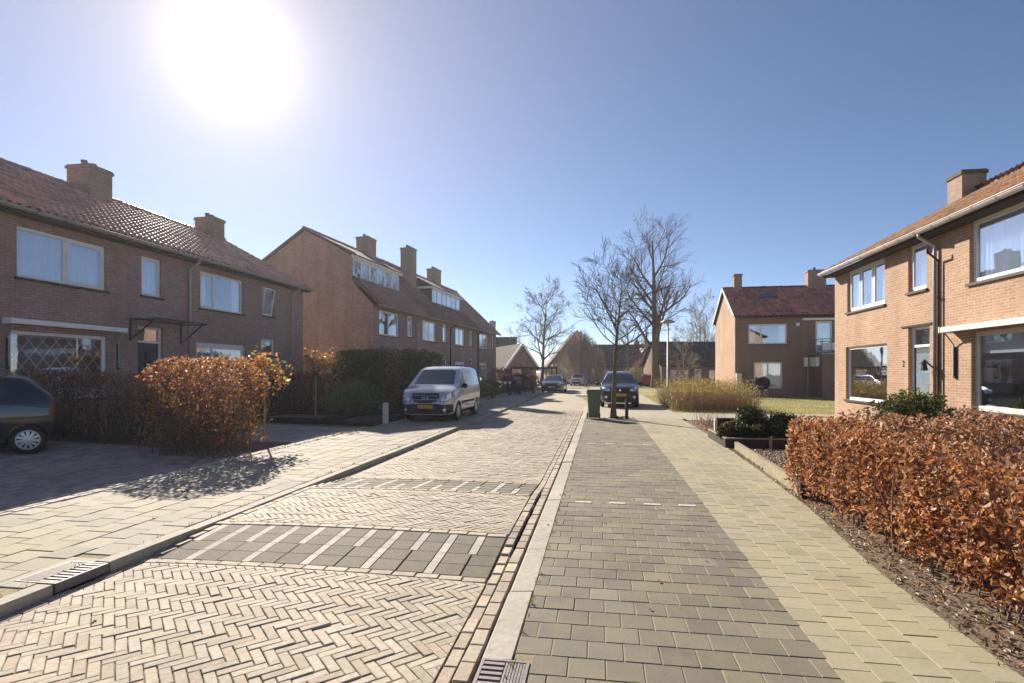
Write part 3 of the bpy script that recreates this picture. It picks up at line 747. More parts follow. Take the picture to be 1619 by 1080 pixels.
def door(root, x0, x1, z0, z1, zt, colr, light='panel', y=.09):
    f = MB(); fw = .065
    f.box(x0, x0+fw, y, y+.07, z0, z1); f.box(x1-fw, x1, y, y+.07, z0, z1); f.box(x0+fw, x1-fw, y, y+.07, z1-fw, z1); f.box(x0+fw, x1-fw, y, y+.07, zt, zt+fw)
    fo = f.build('door_frame', M['white'], root)
    g = MB(); g.box(x0+fw, x1-fw, y+.03, y+.036, zt+fw, z1-fw); g.build('pane', M['glass'], fo)
    r = MB(); r.face([(x0, y+.9, zt), (x1, y+.9, zt), (x1, y+.9, z1), (x0, y+.9, z1)]); r.build('room_wall', M['interior'], fo)
    l = MB(); l.box(x0+fw, x1-fw, y+.025, y+.06, z0+.03, zt); dm = pm('door_paint', colr, rough=.4, var=.05, big=.03); d = l.build('door', dm, root)
    a, b = x0+fw, x1-fw; w_ = b-a
    if light == 'panel':
        g = MB(); g.box(a+w_*.36, a+w_*.52, y+.012, y+.026, z0+.75, zt-.28); g.build('glazing', M['glass_dark'], d)
        for k in range(3):
            q = MB(); xx = a+w_*(.12+.3*k); q.box(xx, xx+.015, y+.016, y+.026, z0+.15, zt-.12)
            if k != 1: q.build('moulding', dm, d)
    else:
        g = MB(); g.box(a+.11, b-.11, y+.018, y+.027, z0+.45, zt-.16); g.build('glazing', M['blind'], d)
        g = MB(); g.box(a+.11, b-.11, y+.010, y+.016, z0+.45, zt-.16); g.build('glazing_glass', M['glass'], d)
        q = MB(); q.box(a+.18, b-.18, y-.005, y+.016, z0+.62, z0+.7); q.build('letter_slot', M['chrome'], d)
    h = MB(); h.box(b-.09, b-.05, y-.02, y+.024, z0+.98, z0+1.16); h.build('handle', M['chrome'], d)
    s = MB(); s.box(x0-.1, x1+.1, -.25, y+.05, z0-.16, z0); s.build('doorstep', M['sill'], root)

TILE_W, TILE_E = .215, .325
def tile_template(w=TILE_W, e=TILE_E):
    n = 6; v = []
    prof = []
    for i in range(n+1):
        t = i/n; prof.append((t*w*1.06-w*.03, .036*math.sin(t*2*math.pi-.6)+.010))
    for (yy, dz) in ((-e*.1, .026), (e, .0)):
        for x, z in prof: v.append((x, yy, z+dz))
    for x, z in prof: v.append((x, -e*.1, z+.002))
    m = n+1
    f = [(i, i+1, m+i+1, m+i) for i in range(n)]+[(2*m+i, 2*m+i+1, i+1, i) for i in range(n)]
    return v, f
RED = [(.55,.25,.165), (.48,.215,.145), (.57,.28,.185), (.42,.195,.14), (.52,.29,.2), (.36,.2,.155)]
ORANGE = [(.25,.125,.065), (.2,.1,.055), (.28,.145,.075), (.16,.08,.05), (.22,.125,.075)]
BROWN = [(.2,.12,.1), (.17,.105,.09), (.22,.14,.11), (.15,.1,.088)]
SLATE = [(.07,.067,.062), (.085,.08,.075), (.1,.095,.085), (.06,.058,.056)]
def roof_slope(root, world, x0, x1, ye, ze, yr, zr_, colors, mat, sheet_name='roof', ntile=0, skip=None, lift=0, scale=1.0):
    """slope from eave (ye, ze) to ridge (yr, zr_) in local coordinates: a boarded plane carrying pantiles"""
    mb = MB(); th = .05
    v = Vector((0, yr-ye, zr_-ze)); Ls = v.length; v.normalize(); nrm = Vector((1,0,0)).cross(v)*(1 if yr > ye else -1)
    def pt(x, s, h): p = Vector((0, ye, ze))+v*s+nrm*h; return (x, p.y, p.z)
    q = [pt(x0, 0, 0), pt(x1, 0, 0), pt(x1, Ls, 0), pt(x0, Ls, 0)]; q2 = [pt(x0, 0, -th), pt(x1, 0, -th), pt(x1, Ls, -th), pt(x0, Ls, -th)]
    mb.face(q); mb.face(q2[::-1])
    for i in range(4): mb.face([q2[i], q2[(i+1) % 4], q[(i+1) % 4], q[i]])
    ro = mb.build(sheet_name, M['felt'], root)
    tw, te = TILE_W*scale, TILE_E*scale
    tv, tf = tile_template(tw, te)
    nx = int((x1-x0)/tw); ns = int(Ls/te)+1; P, C = [], []
    cols = palette(nx*ns, colors, .16); k = 0
    for i in range(nx):
        for j in range(ns):
            s = j*te
            if s > Ls-.05: continue
            x = x0+(x1-x0)*i/nx
            if skip and skip(x, s): k += 1; continue
            P.append(pt(x, s, .022)); C.append(cols[k]); k += 1
    P, C = np.array(P), np.array(C)
    if yr > ye: B = np.array([[1,0,0], [0,v.y,nrm.y], [0,v.z,nrm.z]], float)
    else:
        # mirrored run: rotate half a turn so that normals stay outward
        B = np.array([[-1,0,0], [0,v.y,nrm.y], [0,v.z,nrm.z]], float); P[:, 0] += tw
    rot = np.tile(B, (len(P), 1, 1))
    n = len(P); rot = rot@rotz(rng.normal(0, .012, n))@rotx(rng.normal(0, .012, n))
    pieces('roof_tile', 'roof_tiles', tv, tf, rot, P, C, mat, ro, world=world, nmax=ntile, smooth=True)
    return ro
def ridge(ro, x0, x1, y, z, colors, mat):
    n = int((x1-x0)/.36); ms = []
    for c in palette(4, colors, .15):
        mb = MB(); k = 7
        for i in range(k):
            a, b = math.pi*i/k, math.pi*(i+1)/k; r0, r1 = .115, .135
            mb.face([(0, r0*math.cos(a), r0*math.sin(a)), (0, r0*math.cos(b), r0*math.sin(b)), (.39, r1*math.cos(b), r1*math.sin(b)), (.39, r1*math.cos(a), r1*math.sin(a))], None, tuple(c))
            mb.face([(.39, r1*math.cos(a), r1*math.sin(a)), (.39, r1*math.cos(b), r1*math.sin(b)), (.39, .09*math.cos(b), .09*math.sin(b)), (.39, .09*math.cos(a), .09*math.sin(a))], None, tuple(c))
        me = mb.mesh('ridge_tile', True); me.materials.append(mat); ms.append(me)
    for i in range(n):
        o = link('ridge_tile', ms[i % 4], None, ro); o.location = (x0+(x1-x0)*i/n, y, z-.03+random.gauss(0, .006)); o.rotation_euler = (0, random.gauss(0, .015), 0)
def chimney(root, x0, x1, y0, y1, z0, z1, pots=2, mat='chimney', cap=(.2,.18,.16), moss=False):
    m = MB(); m.box(x0, x1, y0, y1, z0, z1-.14); c = m.build('chimney', M[mat], root)
    k = MB(); k.box(x0-.04, x1+.04, y0-.04, y1+.04, z1-.14, z1-.04)
    capm = M[mat] if not moss else M['moss_cap']; k.build('chimney_band', capm, c)
    k = MB(); k.box(x0-.01, x1+.01, y0-.01, y1+.01, z1-.04, z1); k.build('chimney_cap', M['capstone'] if not moss else M['moss_cap'], c)
    for i in range(pots):
        p = MB(); cx = x0+(x1-x0)*(i+.5)/pots*.8+.05; cy = (y0+y1)/2
        p.tube([(cx, cy, z1), (cx, cy, z1+.12), (cx, cy, z1+.14), (cx, cy, z1+.2)], [.09, .085, .1, .1], 10); p.build('chimney_pot', M['capstone'], c)
    fl = MB(); fl.box(x0-.05, x1+.05, y0-.05, y1+.05, z0+.05, z0+.12)
    return c
M['capstone'] = pm('chimney_capstone', (.2,.18,.16), rough=.9, var=.2)
M['moss_cap'] = pm('mossy_masonry', (.12,.11,.05), rough=.95, var=.35, vs=12, big=.2, bump=.6, bsc=40)
def gutter(root, x0, x1, y, z, mat='zinc', r=.075, brackets=.7):
    g = MB(); k = 7
    for i in range(k):
        a, b = math.pi+math.pi*i/k, math.pi+math.pi*(i+1)/k
        for rr, fl in ((r, 1), (r-.006, -1)):
            p = [(x0, y+rr*math.cos(a), z+rr*math.sin(a)), (x1, y+rr*math.cos(a), z+rr*math.sin(a)), (x1, y+rr*math.cos(b), z+rr*math.sin(b)), (x0, y+rr*math.cos(b), z+rr*math.sin(b))]
            g.face(p[::fl])
    g.tube([(x0, y-r, z), (x1, y-r, z)], .012, 6)
    for xe in (x0, x1): g.face([(xe, y+r*math.cos(math.pi+math.pi*i/k), z+r*math.sin(math.pi+math.pi*i/k)) for i in range(k+1)])
    go = g.build('gutter', M[mat], root, smooth=True)
    x = x0+.3
    while brackets and x < x1:
        b = MB()
        for i in range(k):
            a, c_ = math.pi+math.pi*i/k, math.pi+math.pi*(i+1)/k; rr = r+.006
            b.face([(x, y+rr*math.cos(a), z+rr*math.sin(a)), (x+.025, y+rr*math.cos(a), z+rr*math.sin(a)), (x+.025, y+rr*math.cos(c_), z+rr*math.sin(c_)), (x, y+rr*math.cos(c_), z+rr*math.sin(c_))])
        b.build('gutter_bracket', M['capstone'], go); x += brackets
    return go
def downpipe(root, x, ytop, ztop, zbot=.1, r=.04, mat='zinc', yw=-.065):
    p = MB(); p.tube([(x, ytop, ztop), (x, ytop, ztop-.1), (x, yw, ztop-.32), (x, yw, ztop-.45), (x, yw, zbot)], r, 10)
    o = p.build('downpipe', M[mat], root, smooth=True)
    for z in (1.6, 3.4):
        c = MB(); c.tube([(x, yw, z), (x, yw, z+.05)], r+.01, 10); c.build('pipe_clip', M[mat], o)
    return o
def awning_box(root, x0, x1, z, y=-.22, mat='white', arms=True):
    a = MB(); a.box(x0, x1, y, -.01, z, z+.05); a.box(x0, x1, y-.02, y+.03, z-.07, z+.035)
    a.box(x0-.02, x0+.02, y-.03, -.005, z-.08, z+.06); a.box(x1-.02, x1+.02, y-.03, -.005, z-.08, z+.06)
    o = a.build('awning_box', M[mat], root)
    if arms:
        for x in (x0+.08, x1-.08):
            b = MB(); b.tube([(x, y+.02, z-.05), (x, -.05, z-.35), (x, -.05, z-1.05)], .016, 6); b.build('awning_arm', M['zinc'], o)
            b = MB(); b.box(x-.03, x+.03, -.045, -.004, z-1.12, z-.4); b.build('arm_rail', M['darkwood'], o)
    return o
def house_shell(root, world, L, D, eave, yr, zrid, openings, matf, mats, z0=0.0, back_eave=None):
    back_eave = back_eave or eave
    f = MB(); wall_front(f, L, z0, eave, openings); f.build('front_wall', M[matf], root)
    for x, s in ((0, 1), (L, -1)):
        g = MB(); p = [(x, 0, z0), (x, D, z0), (x, D, back_eave), (x, yr, zrid), (x, 0, eave)]
        if s > 0: p = p[::-1]
        g.face(p, [(a[1], a[2]) for a in p]); g.build('gable_wall', M[mats], root)
    b = MB(); p = [(L, D, z0), (0, D, z0), (0, D, back_eave), (L, D, back_eave)]; b.face(p, [(a[0], a[2]) for a in p]); b.build('back_wall', M[mats], root)

def root_world(o): return Matrix.LocRotScale(o.location, o.rotation_euler, None)

# ---------------- left terrace (near): facade x = -13.4, local x runs along the street from y = 3
Y0 = 3.0
h1 = thing('terraced_house', 'dark brown brick terrace with red pantile roof behind the parked black car', 'house', (-13.4, Y0, 0), R(90))
W1 = root_world(h1); L1 = 23.35-Y0
yy = lambda y: y-Y0
op1 = [(yy(10.84), yy(13.2), 3.87, 5.08), (yy(14.37), yy(15.13), 3.93, 5.1), (yy(16.8), yy(19.1), 3.83, 5.1), (yy(20.3), yy(21.08), 3.93, 5.1),
       (yy(10.68), yy(13.23), .95, 2.62), (yy(14.24), yy(15.19), .3, 3.0), (yy(16.63), yy(19.21), .95, 2.66), (yy(20.22), yy(21.17), 2.35, 3.0),
       (yy(5.2), yy(7.4), 3.87, 5.08), (yy(5.2), yy(7.4), .95, 2.62)]
house_shell(h1, W1, L1, 8.2, 5.38, 4.1, 7.72, op1, 'brick_left', 'brick_gable')
window(h1, *op1[0], mull=(.52,), curtain='net', fw=.075, casement=(1,)); window(h1, *op1[1], curtain='net', casement=(0,), fw=.05)
window(h1, *op1[2], mull=(.33,), curtain='sides', fw=.07, casement=(0,)); window(h1, *op1[3], casement=(0,), open_tilt=R(9), fw=.05, curtain='net')
window(h1, *op1[4], curtain='lattice', fw=.085); window(h1, *op1[6], mull=(.33,), curtain='net', fw=.075, head=.12); window(h1, *op1[7], fw=.08)
window(h1, *op1[8], mull=(.5,), curtain='net'); window(h1, *op1[9], curtain='net')
door(h1, *op1[5][:2], .3, 3.0, 2.52, (.045,.055,.075), 'panel')
awning_box(h1, yy(10.54), yy(13.62), 2.83)
ro = roof_slope(h1, W1, -.1, L1+.12, -.38, 5.43, 4.1, 7.83, RED, M['rooftile'], ntile=300)
roof_slope(h1, W1, -.1, L1+.12, 8.55, 5.43, 4.1, 7.83, RED, M['rooftile'], 'rear_roof', ntile=0)
ridge(ro, -.1, L1+.12, 4.1, 7.88, RED, M['rooftile'])
gutter(h1, -.1, L1+.15, -.42, 5.4)
sf = MB(); sf.box(-.05, L1+.08, -.36, -.002, 5.28, 5.34); sf.build('soffit', M['darkwood'], h1)
for y in (16.25, 22.35): downpipe(h1, yy(y), -.42, 5.36)
chimney(h1, yy(16.1), yy(16.98), 3.6, 4.5, 7.2, 8.7, 2); chimney(h1, yy(22.1), yy(22.8), 3.55, 4.5, 7.1, 8.58, 2)
# wrought iron canopy brackets over the door
cbo = None
for y in (13.95, 15.9):
    cb = MB(); x = yy(y); cb.bar((x, -.03, 2.55), (x, -.03, 3.18), .035, .035); cb.bar((x, -.03, 3.16), (x, -.95, 3.16), .035, .035); cb.bar((x, -.03, 2.57), (x, -.8, 3.15), .03, .03)
    cbo = cb.build('canopy_bracket', M['black'], h1)
g = MB(); g.bar((yy(13.9), -.93, 3.19), (yy(16.0), -.93, 3.19), .035, .03); g.bar((yy(13.9), -.05, 3.19), (yy(16.0), -.05, 3.19), .035, .03); g.build('canopy_rail', M['black'], cbo)
g = MB(); g.box(yy(13.95), yy(15.95), -.9, -.08, 3.2, 3.21); g.build('canopy_glass', M['glass'], cbo)
lb = MB(); lb.box(yy(15.75), yy(16.05), -.13, -.01, 1.55, 2.05); lb.box(yy(15.72), yy(16.08), -.15, -.005, 2.05, 2.1); lb.build('letter_box', M['black'], h1)

# ---------------- left terrace (further): turned a little towards the street
A2 = R(90-4.6)
h2 = thing('terraced_house', 'long brown brick terrace with tall bare gable and white dormers beyond the silver van', 'house', (-12.198, 28.402, 0), A2)
W2 = root_world(h2); L2 = 25.4; YR2, ZR2 = 4.2, 9.72
WS = [(.75, 3.3, 3.72, 5.12), (4.5, 5.35, 3.85, 5.15), (6.9, 9.35, 3.75, 5.12), (10.65, 11.55, 3.85, 5.15), (13.4, 15.7, 3.75, 5.12), (17.05, 17.75, 3.85, 5.15), (19.8, 22.4, 3.75, 5.12), (23.75, 24.5, 3.85, 5.15)]
GS = [(.75, 3.3, .9, 2.5), (6.9, 9.3, .9, 2.45), (13.4, 15.8, .9, 2.45), (19.8, 22.2, .9, 2.45)]
DS = [(4.4, 5.35, .2, 2.75), (10.6, 11.55, .2, 2.75), (17.0, 17.95, .2, 2.75)]
house_shell(h2, W2, L2, 7.0, 5.35, YR2, ZR2-.08, WS+GS+DS, 'brick_left', 'brick_gable', back_eave=7.9)
for i, o in enumerate(WS): window(h2, *o, mull=(.5,) if o[1]-o[0] > 1.5 else (), curtain=['sides', 'net', 'net', 'full', 'sides', None, 'full', None][i], fw=.09)
for i, o in enumerate(GS): window(h2, *o, mull=(.5,), curtain='sides' if i else 'net', fw=.09, head=.12)
for i, o in enumerate(DS): door(h2, *o[:2], .2, 2.75, 2.3, [(.08,.05,.04), (.05,.06,.05), (.1,.09,.08)][i], 'glass')
D1, D2, YD = (.3, 5.1), (11.55, 18.2), 1.25
D1 = (-.03, 6.0)
T2A = lambda x, s: (D1[0]-.1 < x < D1[1] and s > 2.2) or (D2[0]-.1 < x < D2[1] and s > 2.2)
ro = roof_slope(h2, W2, .03, 6.6, -.42, 5.33, YR2, ZR2, [(.28,.13,.085), (.24,.11,.08), (.31,.15,.095)], M['rooftile'], ntile=200, skip=T2A)
roof_slope(h2, W2, 6.6, L2-6.4, -.42, 5.33, YR2, ZR2, BROWN, M['rooftile_dark'], 'roof_dark_section', ntile=300, skip=T2A)
roof_slope(h2, W2, L2-6.4, L2+.1, -.42, 5.33, YR2, ZR2, [(.28,.15,.1), (.24,.125,.085), (.31,.17,.1)], M['rooftile'], 'roof_end_section', ntile=120)
rb = MB(); P = [(-.08, YR2-.05, ZR2+.01), (L2+.1, YR2-.05, ZR2+.01), (L2+.1, 7.35, 7.75), (-.08, 7.35, 7.75)]; rb.face(P); rb.face([(a, b, c-.06) for a, b, c in P][::-1]); rb.build('rear_roof', M['felt'], h2)
ridge(ro, -.1, L2+.1, YR2, ZR2+.03, RED, M['rooftile'])
gutter(h2, -.08, L2+.1, -.47, 5.3, brackets=0)
vb = MB(); vb.bar((-.01, -.5, 5.3), (-.01, 1.2, 6.89), .07, .2); vb.build('verge_board', M['brown_roof'], h2)
vb = MB(); vb.bar((-.1, 1.0, 8.1), (-.1, YR2, ZR2-.03), .1, .14); vb.build('verge_board', M['brown_roof'], h2)
vb = MB(); vb.bar((-.08, YR2, ZR2-.03), (-.08, 7.35, 7.7), .1, .14); vb.build('verge_board', M['brown_roof'], h2)
for x, m_ in ((5.9, 'zinc'), (12.15, 'darkwood'), (19.2, 'darkwood')): downpipe(h2, x, -.47, 5.28, mat=m_)
def dormer(root, x0, x1, zb, zt, side_mat, n, yf=YD, yb=3.6):
    d = MB(); d.box(x0, x0+.12, yf, yb, zb, zt); do = d.build('dormer', M[side_mat], root)
    d = MB(); d.box(x1-.12, x1, yf, yb, zb, zt); d.build('dormer_cheek', M[side_mat], do)
    t = MB(); t.box(x0-(.12 if x0 > 1 else -.03), x1+.12, yf-.18, yb+.2, zt, zt+.16); t.build('dormer_roof', M['white'], do)
    P = [(x0-.15, yf-.22, zt+.17), (x1+.15, yf-.22, zt+.17), (x1+.15, YR2, ZR2+.02), (x0-.15, YR2, ZR2+.02)]; Q = [(a, b, c-.07) for a, b, c in P]
    f = MB(); f.face(P); f.face(Q[::-1])
    for k in range(4): f.face([Q[k], Q[(k+1) % 4], P[(k+1) % 4], P[k]])
    fo = f.build('dormer_upper_roof', M['brown_roof'], do)
    for xs_ in (x0, x1):
        g = MB(); p3 = [(xs_, yf, zt), (xs_, YR2, zt), (xs_, YR2, ZR2-.08), (xs_, yf, zt+.12)]; g.face(p3, [(q_[1], q_[2]) for q_ in p3]); g.build('cheek_infill', M[side_mat], do)
    w_ = (x1-x0-.24)/n
    for i in range(n):
        a = x0+.12+i*w_; b = a+w_; fw = .07
        fr = MB(); fr.box(a, a+fw, yf, yf+.06, zb+.1, zt); fr.box(b-fw, b, yf, yf+.06, zb+.1, zt); fr.box(a+fw, b-fw, yf, yf+.06, zb+.1, zb+.18); fr.box(a+fw, b-fw, yf, yf+.06, zt-.1, zt)
        fro = fr.build('dormer_window', M['white'], do)
        g = MB(); g.box(a+fw, b-fw, yf+.025, yf+.031, zb+.18, zt-.1); g.build('dormer_pane', M['glass'], do)
        if i % 3 != 2:
            c = MB(); c.face([(a+.05, yf+.15, zb), (b-.05 if i % 2 else (a+b)/2, yf+.15, zb), (b-.05 if i % 2 else (a+b)/2, yf+.15, zt), (a+.05, yf+.15, zt)]); c.build('dormer_curtain', M['curtain'], do)
    s = MB(); s.box(x0+.04, x1+.03, yf-.06, yf+.1, zb-.02, zb+.1); s.build('dormer_sill', M['white'], do)
M['grey_clad'] = pm('grey_cladding', (.3,.3,.3), rough=.7, var=.1)
M['dark_clad'] = pm('dark_cladding', (.05,.055,.052), rough=.8, var=.2, vs=8)
dormer(h2, D1[0], D1[1], 6.6, 7.95, 'brick_gable', 6); dormer(h2, D2[0], D2[1], 6.6, 7.95, 'dark_clad', 6)
chimney(h2, 6.2, 7.3, 3.6, 4.5, 8.8, 10.75, 2); chimney(h2, 10.1, 10.95, 2.2, 3.1, 7.4, 10.8, 3); chimney(h2, 18.5, 19.7, 3.6, 4.5, 9.0, 10.85, 3)
fl = MB(); fl.tube([(.9, 5.0, 8.6), (.9, 5.0, 9.65), (.9, 5.0, 9.67), (.9, 5.0, 9.85)], [.12, .12, .2, .2], 12); fl.build('flue_pipe', M['zinc'], h2)

# ---------------- right pair of houses: facade x = 8, local x runs from the far corner towards the camera
h3 = thing('brick_house', 'sunlit orange brick house with white windows on the right behind the beech hedge', 'house', (8.0, 20.46, 0), R(-90))
W3 = root_world(h3); L3 = 17.0; q = lambda y: 20.46-y
op3 = [(q(19.5), q(17.1), 3.58, 4.92), (q(15.9), q(15.08), 3.72, 4.94), (q(13.48), q(10.9), 3.58, 4.94), (q(19.6), q(16.98), .75, 2.46), (q(15.9), q(14.95), .2, 2.8), (q(13.42), q(10.7), .82, 2.52),
       (q(8.8), q(6.4), 3.58, 4.92), (q(8.8), q(6.4), .75, 2.46)]
house_shell(h3, W3, L3, 8.0, 5.0, 4.0, 7.3, op3, 'brick_right', 'brick_right')
window(h3, *op3[0], mull=(.33, .66), curtain='sides', fw=.09, casement=(0, 1, 2), y=.08); window(h3, *op3[1], casement=(0,), fw=.07, curtain='net', y=.08)
window(h3, *op3[2], curtain='net', fw=.1, y=.08); window(h3, *op3[3], fw=.085, y=.08); window(h3, *op3[5], curtain='blind', fw=.1, y=.08, fr=M['cream'])
window(h3, *op3[6], mull=(.5,), curtain='net'); window(h3, *op3[7], curtain='sides')
door(h3, op3[4][0], op3[4][1], .2, 2.8, 2.28, (.09,.095,.1), 'glass')
ln = MB(); ln.box(op3[4][0]-.3, op3[4][1]+.12, -.03, .02, 2.81, 2.86); ln.build('lintel_strip', M['darkwood'], h3)
awning_box(h3, q(14.02), q(10.3), 2.62, mat='cream', y=-.28)
ro = roof_slope(h3, W3, -.12, L3, -.36, 5.06, 4.0, 7.42, ORANGE, M['rooftile_right'], ntile=300)
roof_slope(h3, W3, -.12, L3, 8.36, 5.06, 4.0, 7.42, ORANGE, M['rooftile'], 'rear_roof', ntile=0)
ridge(ro, -.1, L3, 4.0, 7.46, ORANGE, M['rooftile_right'])
gutter(h3, -.14, L3, -.42, 5.04, mat='zinc_pale' if 'zinc_pale' in M else 'zinc', r=.085)
sf = MB(); sf.box(-.08, L3, -.35, -.002, 4.9, 4.96); sf.build('soffit', M['darkwood'], h3)
downpipe(h3, q(14.62), -.42, 5.0); downpipe(h3, q(14.48), -.3, 4.6, r=.025, mat='darkwood')
chimney(h3, q(20.4), q(19.65), 3.45, 4.15, 6.6, 8.12, 0, moss=True)
# house number and wall lamp by the door
Mw = Matrix.Translation((q(16.12), -.012, 1.86))@Matrix.Rotation(R(90), 4, 'X')
decimated_text('house_number', '2', .24, M['black'], h3, Mw)
lp = MB(); lp.bar((q(14.8), -.01, 1.75), (q(14.8), -.2, 1.95), .03, .03); lp.lathe([(.0, 0), (.08, 0), (.05, .16), (.11, .17), (.02, .25), (0, .25)], 8, 'z', (q(14.8), -.2, 1.68)); lp.build('wall_lamp', M['black'], h3)

# ---------------- house behind the lawn, shaded facade towards us, sunlit left gable coloured paler
h4 = thing('brick_house', 'brown brick house with dark red pantile roof and balcony behind the yellow lawn', 'house', (9.02, 39.0, 0), 0)
W4 = root_world(h4); L4 = 12.0
op4 = [(.85, 3.3, 3.5, 4.85), (5.05, 6.1, 2.95, 5.0), (1.2, 3.0, .55, 2.3)]
house_shell(h4, W4, L4, 6.4, 5.45, 3.2, 7.6, op4, 'brick_rear', 'brick_rear_lit')
window(h4, *op4[0], mull=(.33,), curtain='sides', fw=.1); window(h4, *op4[1], curtain='net', fw=.13, sill=False); window(h4, *op4[2], mull=(.5,), curtain='full', fw=.1, sill=False)
ro = roof_slope(h4, W4, -.12, L4, -.25, 5.4, 3.2, 7.72, [(.46,.165,.11), (.39,.14,.095), (.5,.19,.125), (.32,.12,.085)], M['rooftile'], ntile=300, scale=1.2)
roof_slope(h4, W4, -.12, L4, 6.7, 5.4, 3.2, 7.72, RED, M['rooftile'], 'rear_roof', ntile=0)
ridge(ro, -.12, L4, 3.2, 7.76, [(.13,.04,.04)], M['rooftile'])
gutter(h4, -.1, L4, -.3, 5.36, mat='darkwood' , brackets=0)
vb = MB(); vb.bar((-.16, -.3, 5.36), (-.16, 3.2, 7.7), .04, .22); vb.bar((-.16, 3.2, 7.7), (-.16, 6.75, 5.36), .04, .22); vb.build('verge_board', M['cream'], h4)
chimney(h4, .6, 1.15, 2.9, 3.5, 7.4, 8.75, 0); chimney(h4, 5.6, 6.8, 2.9, 3.6, 7.4, 8.9, 1)
sk = MB(); sk.bar((2.2, 1.95, 7.02), (3.2, 1.95, 7.02), .5, .05, up=(0, -.55, .8)); sk.build('skylight', M['glass_dark'], h4)
aw = MB(); aw.box(4.2, 7.5, -.2, -.01, 5.05, 5.2); aw.build('awning_box', M['white'], h4)
lt = MB(); lt.lathe([(0, 0), (.12, 0), (.12, .05), (0, .06)], 14, 'y', (3.95, -.06, 4.8)); lt.build('wall_lamp', M['white'], h4)
ex = MB(); ex.box(4.9, 9.5, -1.5, -.01, 0, 2.75); ex.build('ground_floor_extension', M['brick_rear'], h4)
bl = MB(); bl.box(4.85, 9.5, -1.55, -.01, 2.76, 2.85); blo = bl.build('balcony', M['zinc'], h4)
rl = MB()
for x in np.arange(4.9, 9.4, .55): rl.bar((x, -1.5, 2.85), (x, -1.5, 3.75), .04, .04)
rl.bar((4.88, -1.5, 3.75), (9.4, -1.5, 3.75), .06, .05); rl.bar((4.88, -1.5, 3.0), (9.4, -1.5, 3.0), .04, .04); rl.bar((4.88, -1.5, 3.75), (4.88, -.05, 3.75), .06, .05); rl.bar((4.88, -1.5, 3.0), (4.88, -.05, 3.0), .04, .04)
rl.build('railing', M['zinc'], blo)
for i, x in enumerate(np.arange(4.93, 9.3, 1.1)):
    pn = MB(); pn.box(x, x+1.04, -1.505, -1.495, 3.05, 3.5); pn.build('railing_panel', M['blind'] if i < 1 else M['curtain'], blo)
for x in (4.3, 4.65):
    pl = MB(); pl.box(x, x+.2, -.25 if x < 4.5 else -1.2, -.01, 2.0, 2.6); pl.build('meter_box', M['white'], h4)
dp = MB(); dp.tube([(4.55, -.08, 0), (4.55, -.08, 2.3)], .045, 8); dp.build('downpipe', M['zinc'], h4)
pl = MB(); pl.box(.02, .35, -.35, -.05, 0, 1.55); pl.build('concrete_screen', M['cream'], h4)

# ---------------- far houses
def far_house(name, label, u0, u1, d, eave, rid, depth, wallm, roofm, cols, gable=False, windows=(), chim=(), rot=0.0, fascia=None, tile_scale=1.6):
    a, b = at(u0, 588, d), at(u1, 588, d); L = (b-a).length; ang = math.atan2((b-a).y, (b-a).x)+rot
    root = thing(name, label, 'house', (a.x, a.y, -.05), ang); Wm = root_world(root)
    if not gable:
        ops = [(x0*L, x1*L, z0, z1) for x0, x1, z0, z1 in windows]
        house_shell(root, Wm, L, depth, eave, depth/2, rid, ops, wallm, wallm)
        for o in ops: window(root, *o, mull=(.5,) if o[1]-o[0] > 1.2 else (), curtain='sides', fw=.09)
        roof_slope(root, Wm, -.25, L+.25, -.4, eave-.05, depth/2, rid+.15, cols, roofm, ntile=0, scale=tile_scale)
        roof_slope(root, Wm, -.25, L+.25, depth+.4, eave-.05, depth/2, rid+.15, cols, roofm, 'rear_roof', ntile=0, scale=tile_scale)
        if fascia:
            f = MB(); f.box(-.25, L+.25, -.46, -.41, eave-.2, eave); f.build('fascia', M[fascia], root)
    else:
        ops = [(x0*L, x1*L, z0, z1) for x0, x1, z0, z1 in windows]
        f = MB(); wall_front(f, L, 0, eave, ops); p = [(0, 0, eave), (L, 0, eave), (L/2, 0, rid)]; f.face(p, [(x, z) for x, _, z in p])
        p = [(0, depth, 0), (0, 0, 0), (0, 0, eave), (0, depth, eave)]; f.face(p, [(y, z) for _, y, z in p])
        p = [(L, 0, 0), (L, depth, 0), (L, depth, eave), (L, 0, eave)]; f.face(p, [(y, z) for _, y, z in p])
        p = [(L, depth, 0), (0, depth, 0), (0, depth, eave), (L/2, depth, rid), (L, depth, eave)]; f.face(p, [(x, z) for x, _, z in p])
        f.build('wall', M[wallm], root)
        for o in ops: window(root, *o, mull=(.5,) if o[1]-o[0] > 1.2 else (), curtain='sides', fw=.09)
        r = MB()
        for sgn in (0, 1):
            x0 = -.35 if not sgn else L+.35; ze = eave-.35*(rid-eave)/(L/2)
            P = [(x0, -.4, ze+.1), (L/2, -.4, rid+.12), (L/2, depth+.3, rid+.12), (x0, depth+.3, ze+.1)]
            if sgn: P = P[::-1]
            r.face(P[::-1]); r.face([(a_, b_, c_-.1) for a_, b_, c_ in P])
        r.build('roof', roofm if not roofm.name.startswith('dark_roof') else M['far_slate'], root)
        if fascia:
            g = MB(); ze = eave-.35*(rid-eave)/(L/2)
            g.bar((-.38, -.43, ze), (L/2, -.43, rid+.06), .05, .22); g.bar((L/2, -.43, rid+.06), (L+.38, -.43, ze), .05, .22); g.build('barge_board', M[fascia], root)
    for (x, y_, wd, z1) in chim: chimney(root, x*L-wd/2, x*L+wd/2, y_*depth-wd/2, y_*depth+wd/2, rid-.9, z1, 1)
    return root
M['far_slate'] = pm('far_grey_roof', (.07,.055,.045), rough=.95, var=.2, vs=4, big=.1)
M['far_light_roof'] = pm('far_light_roof', (.3,.3,.3), rough=.7, var=.1, vs=3)
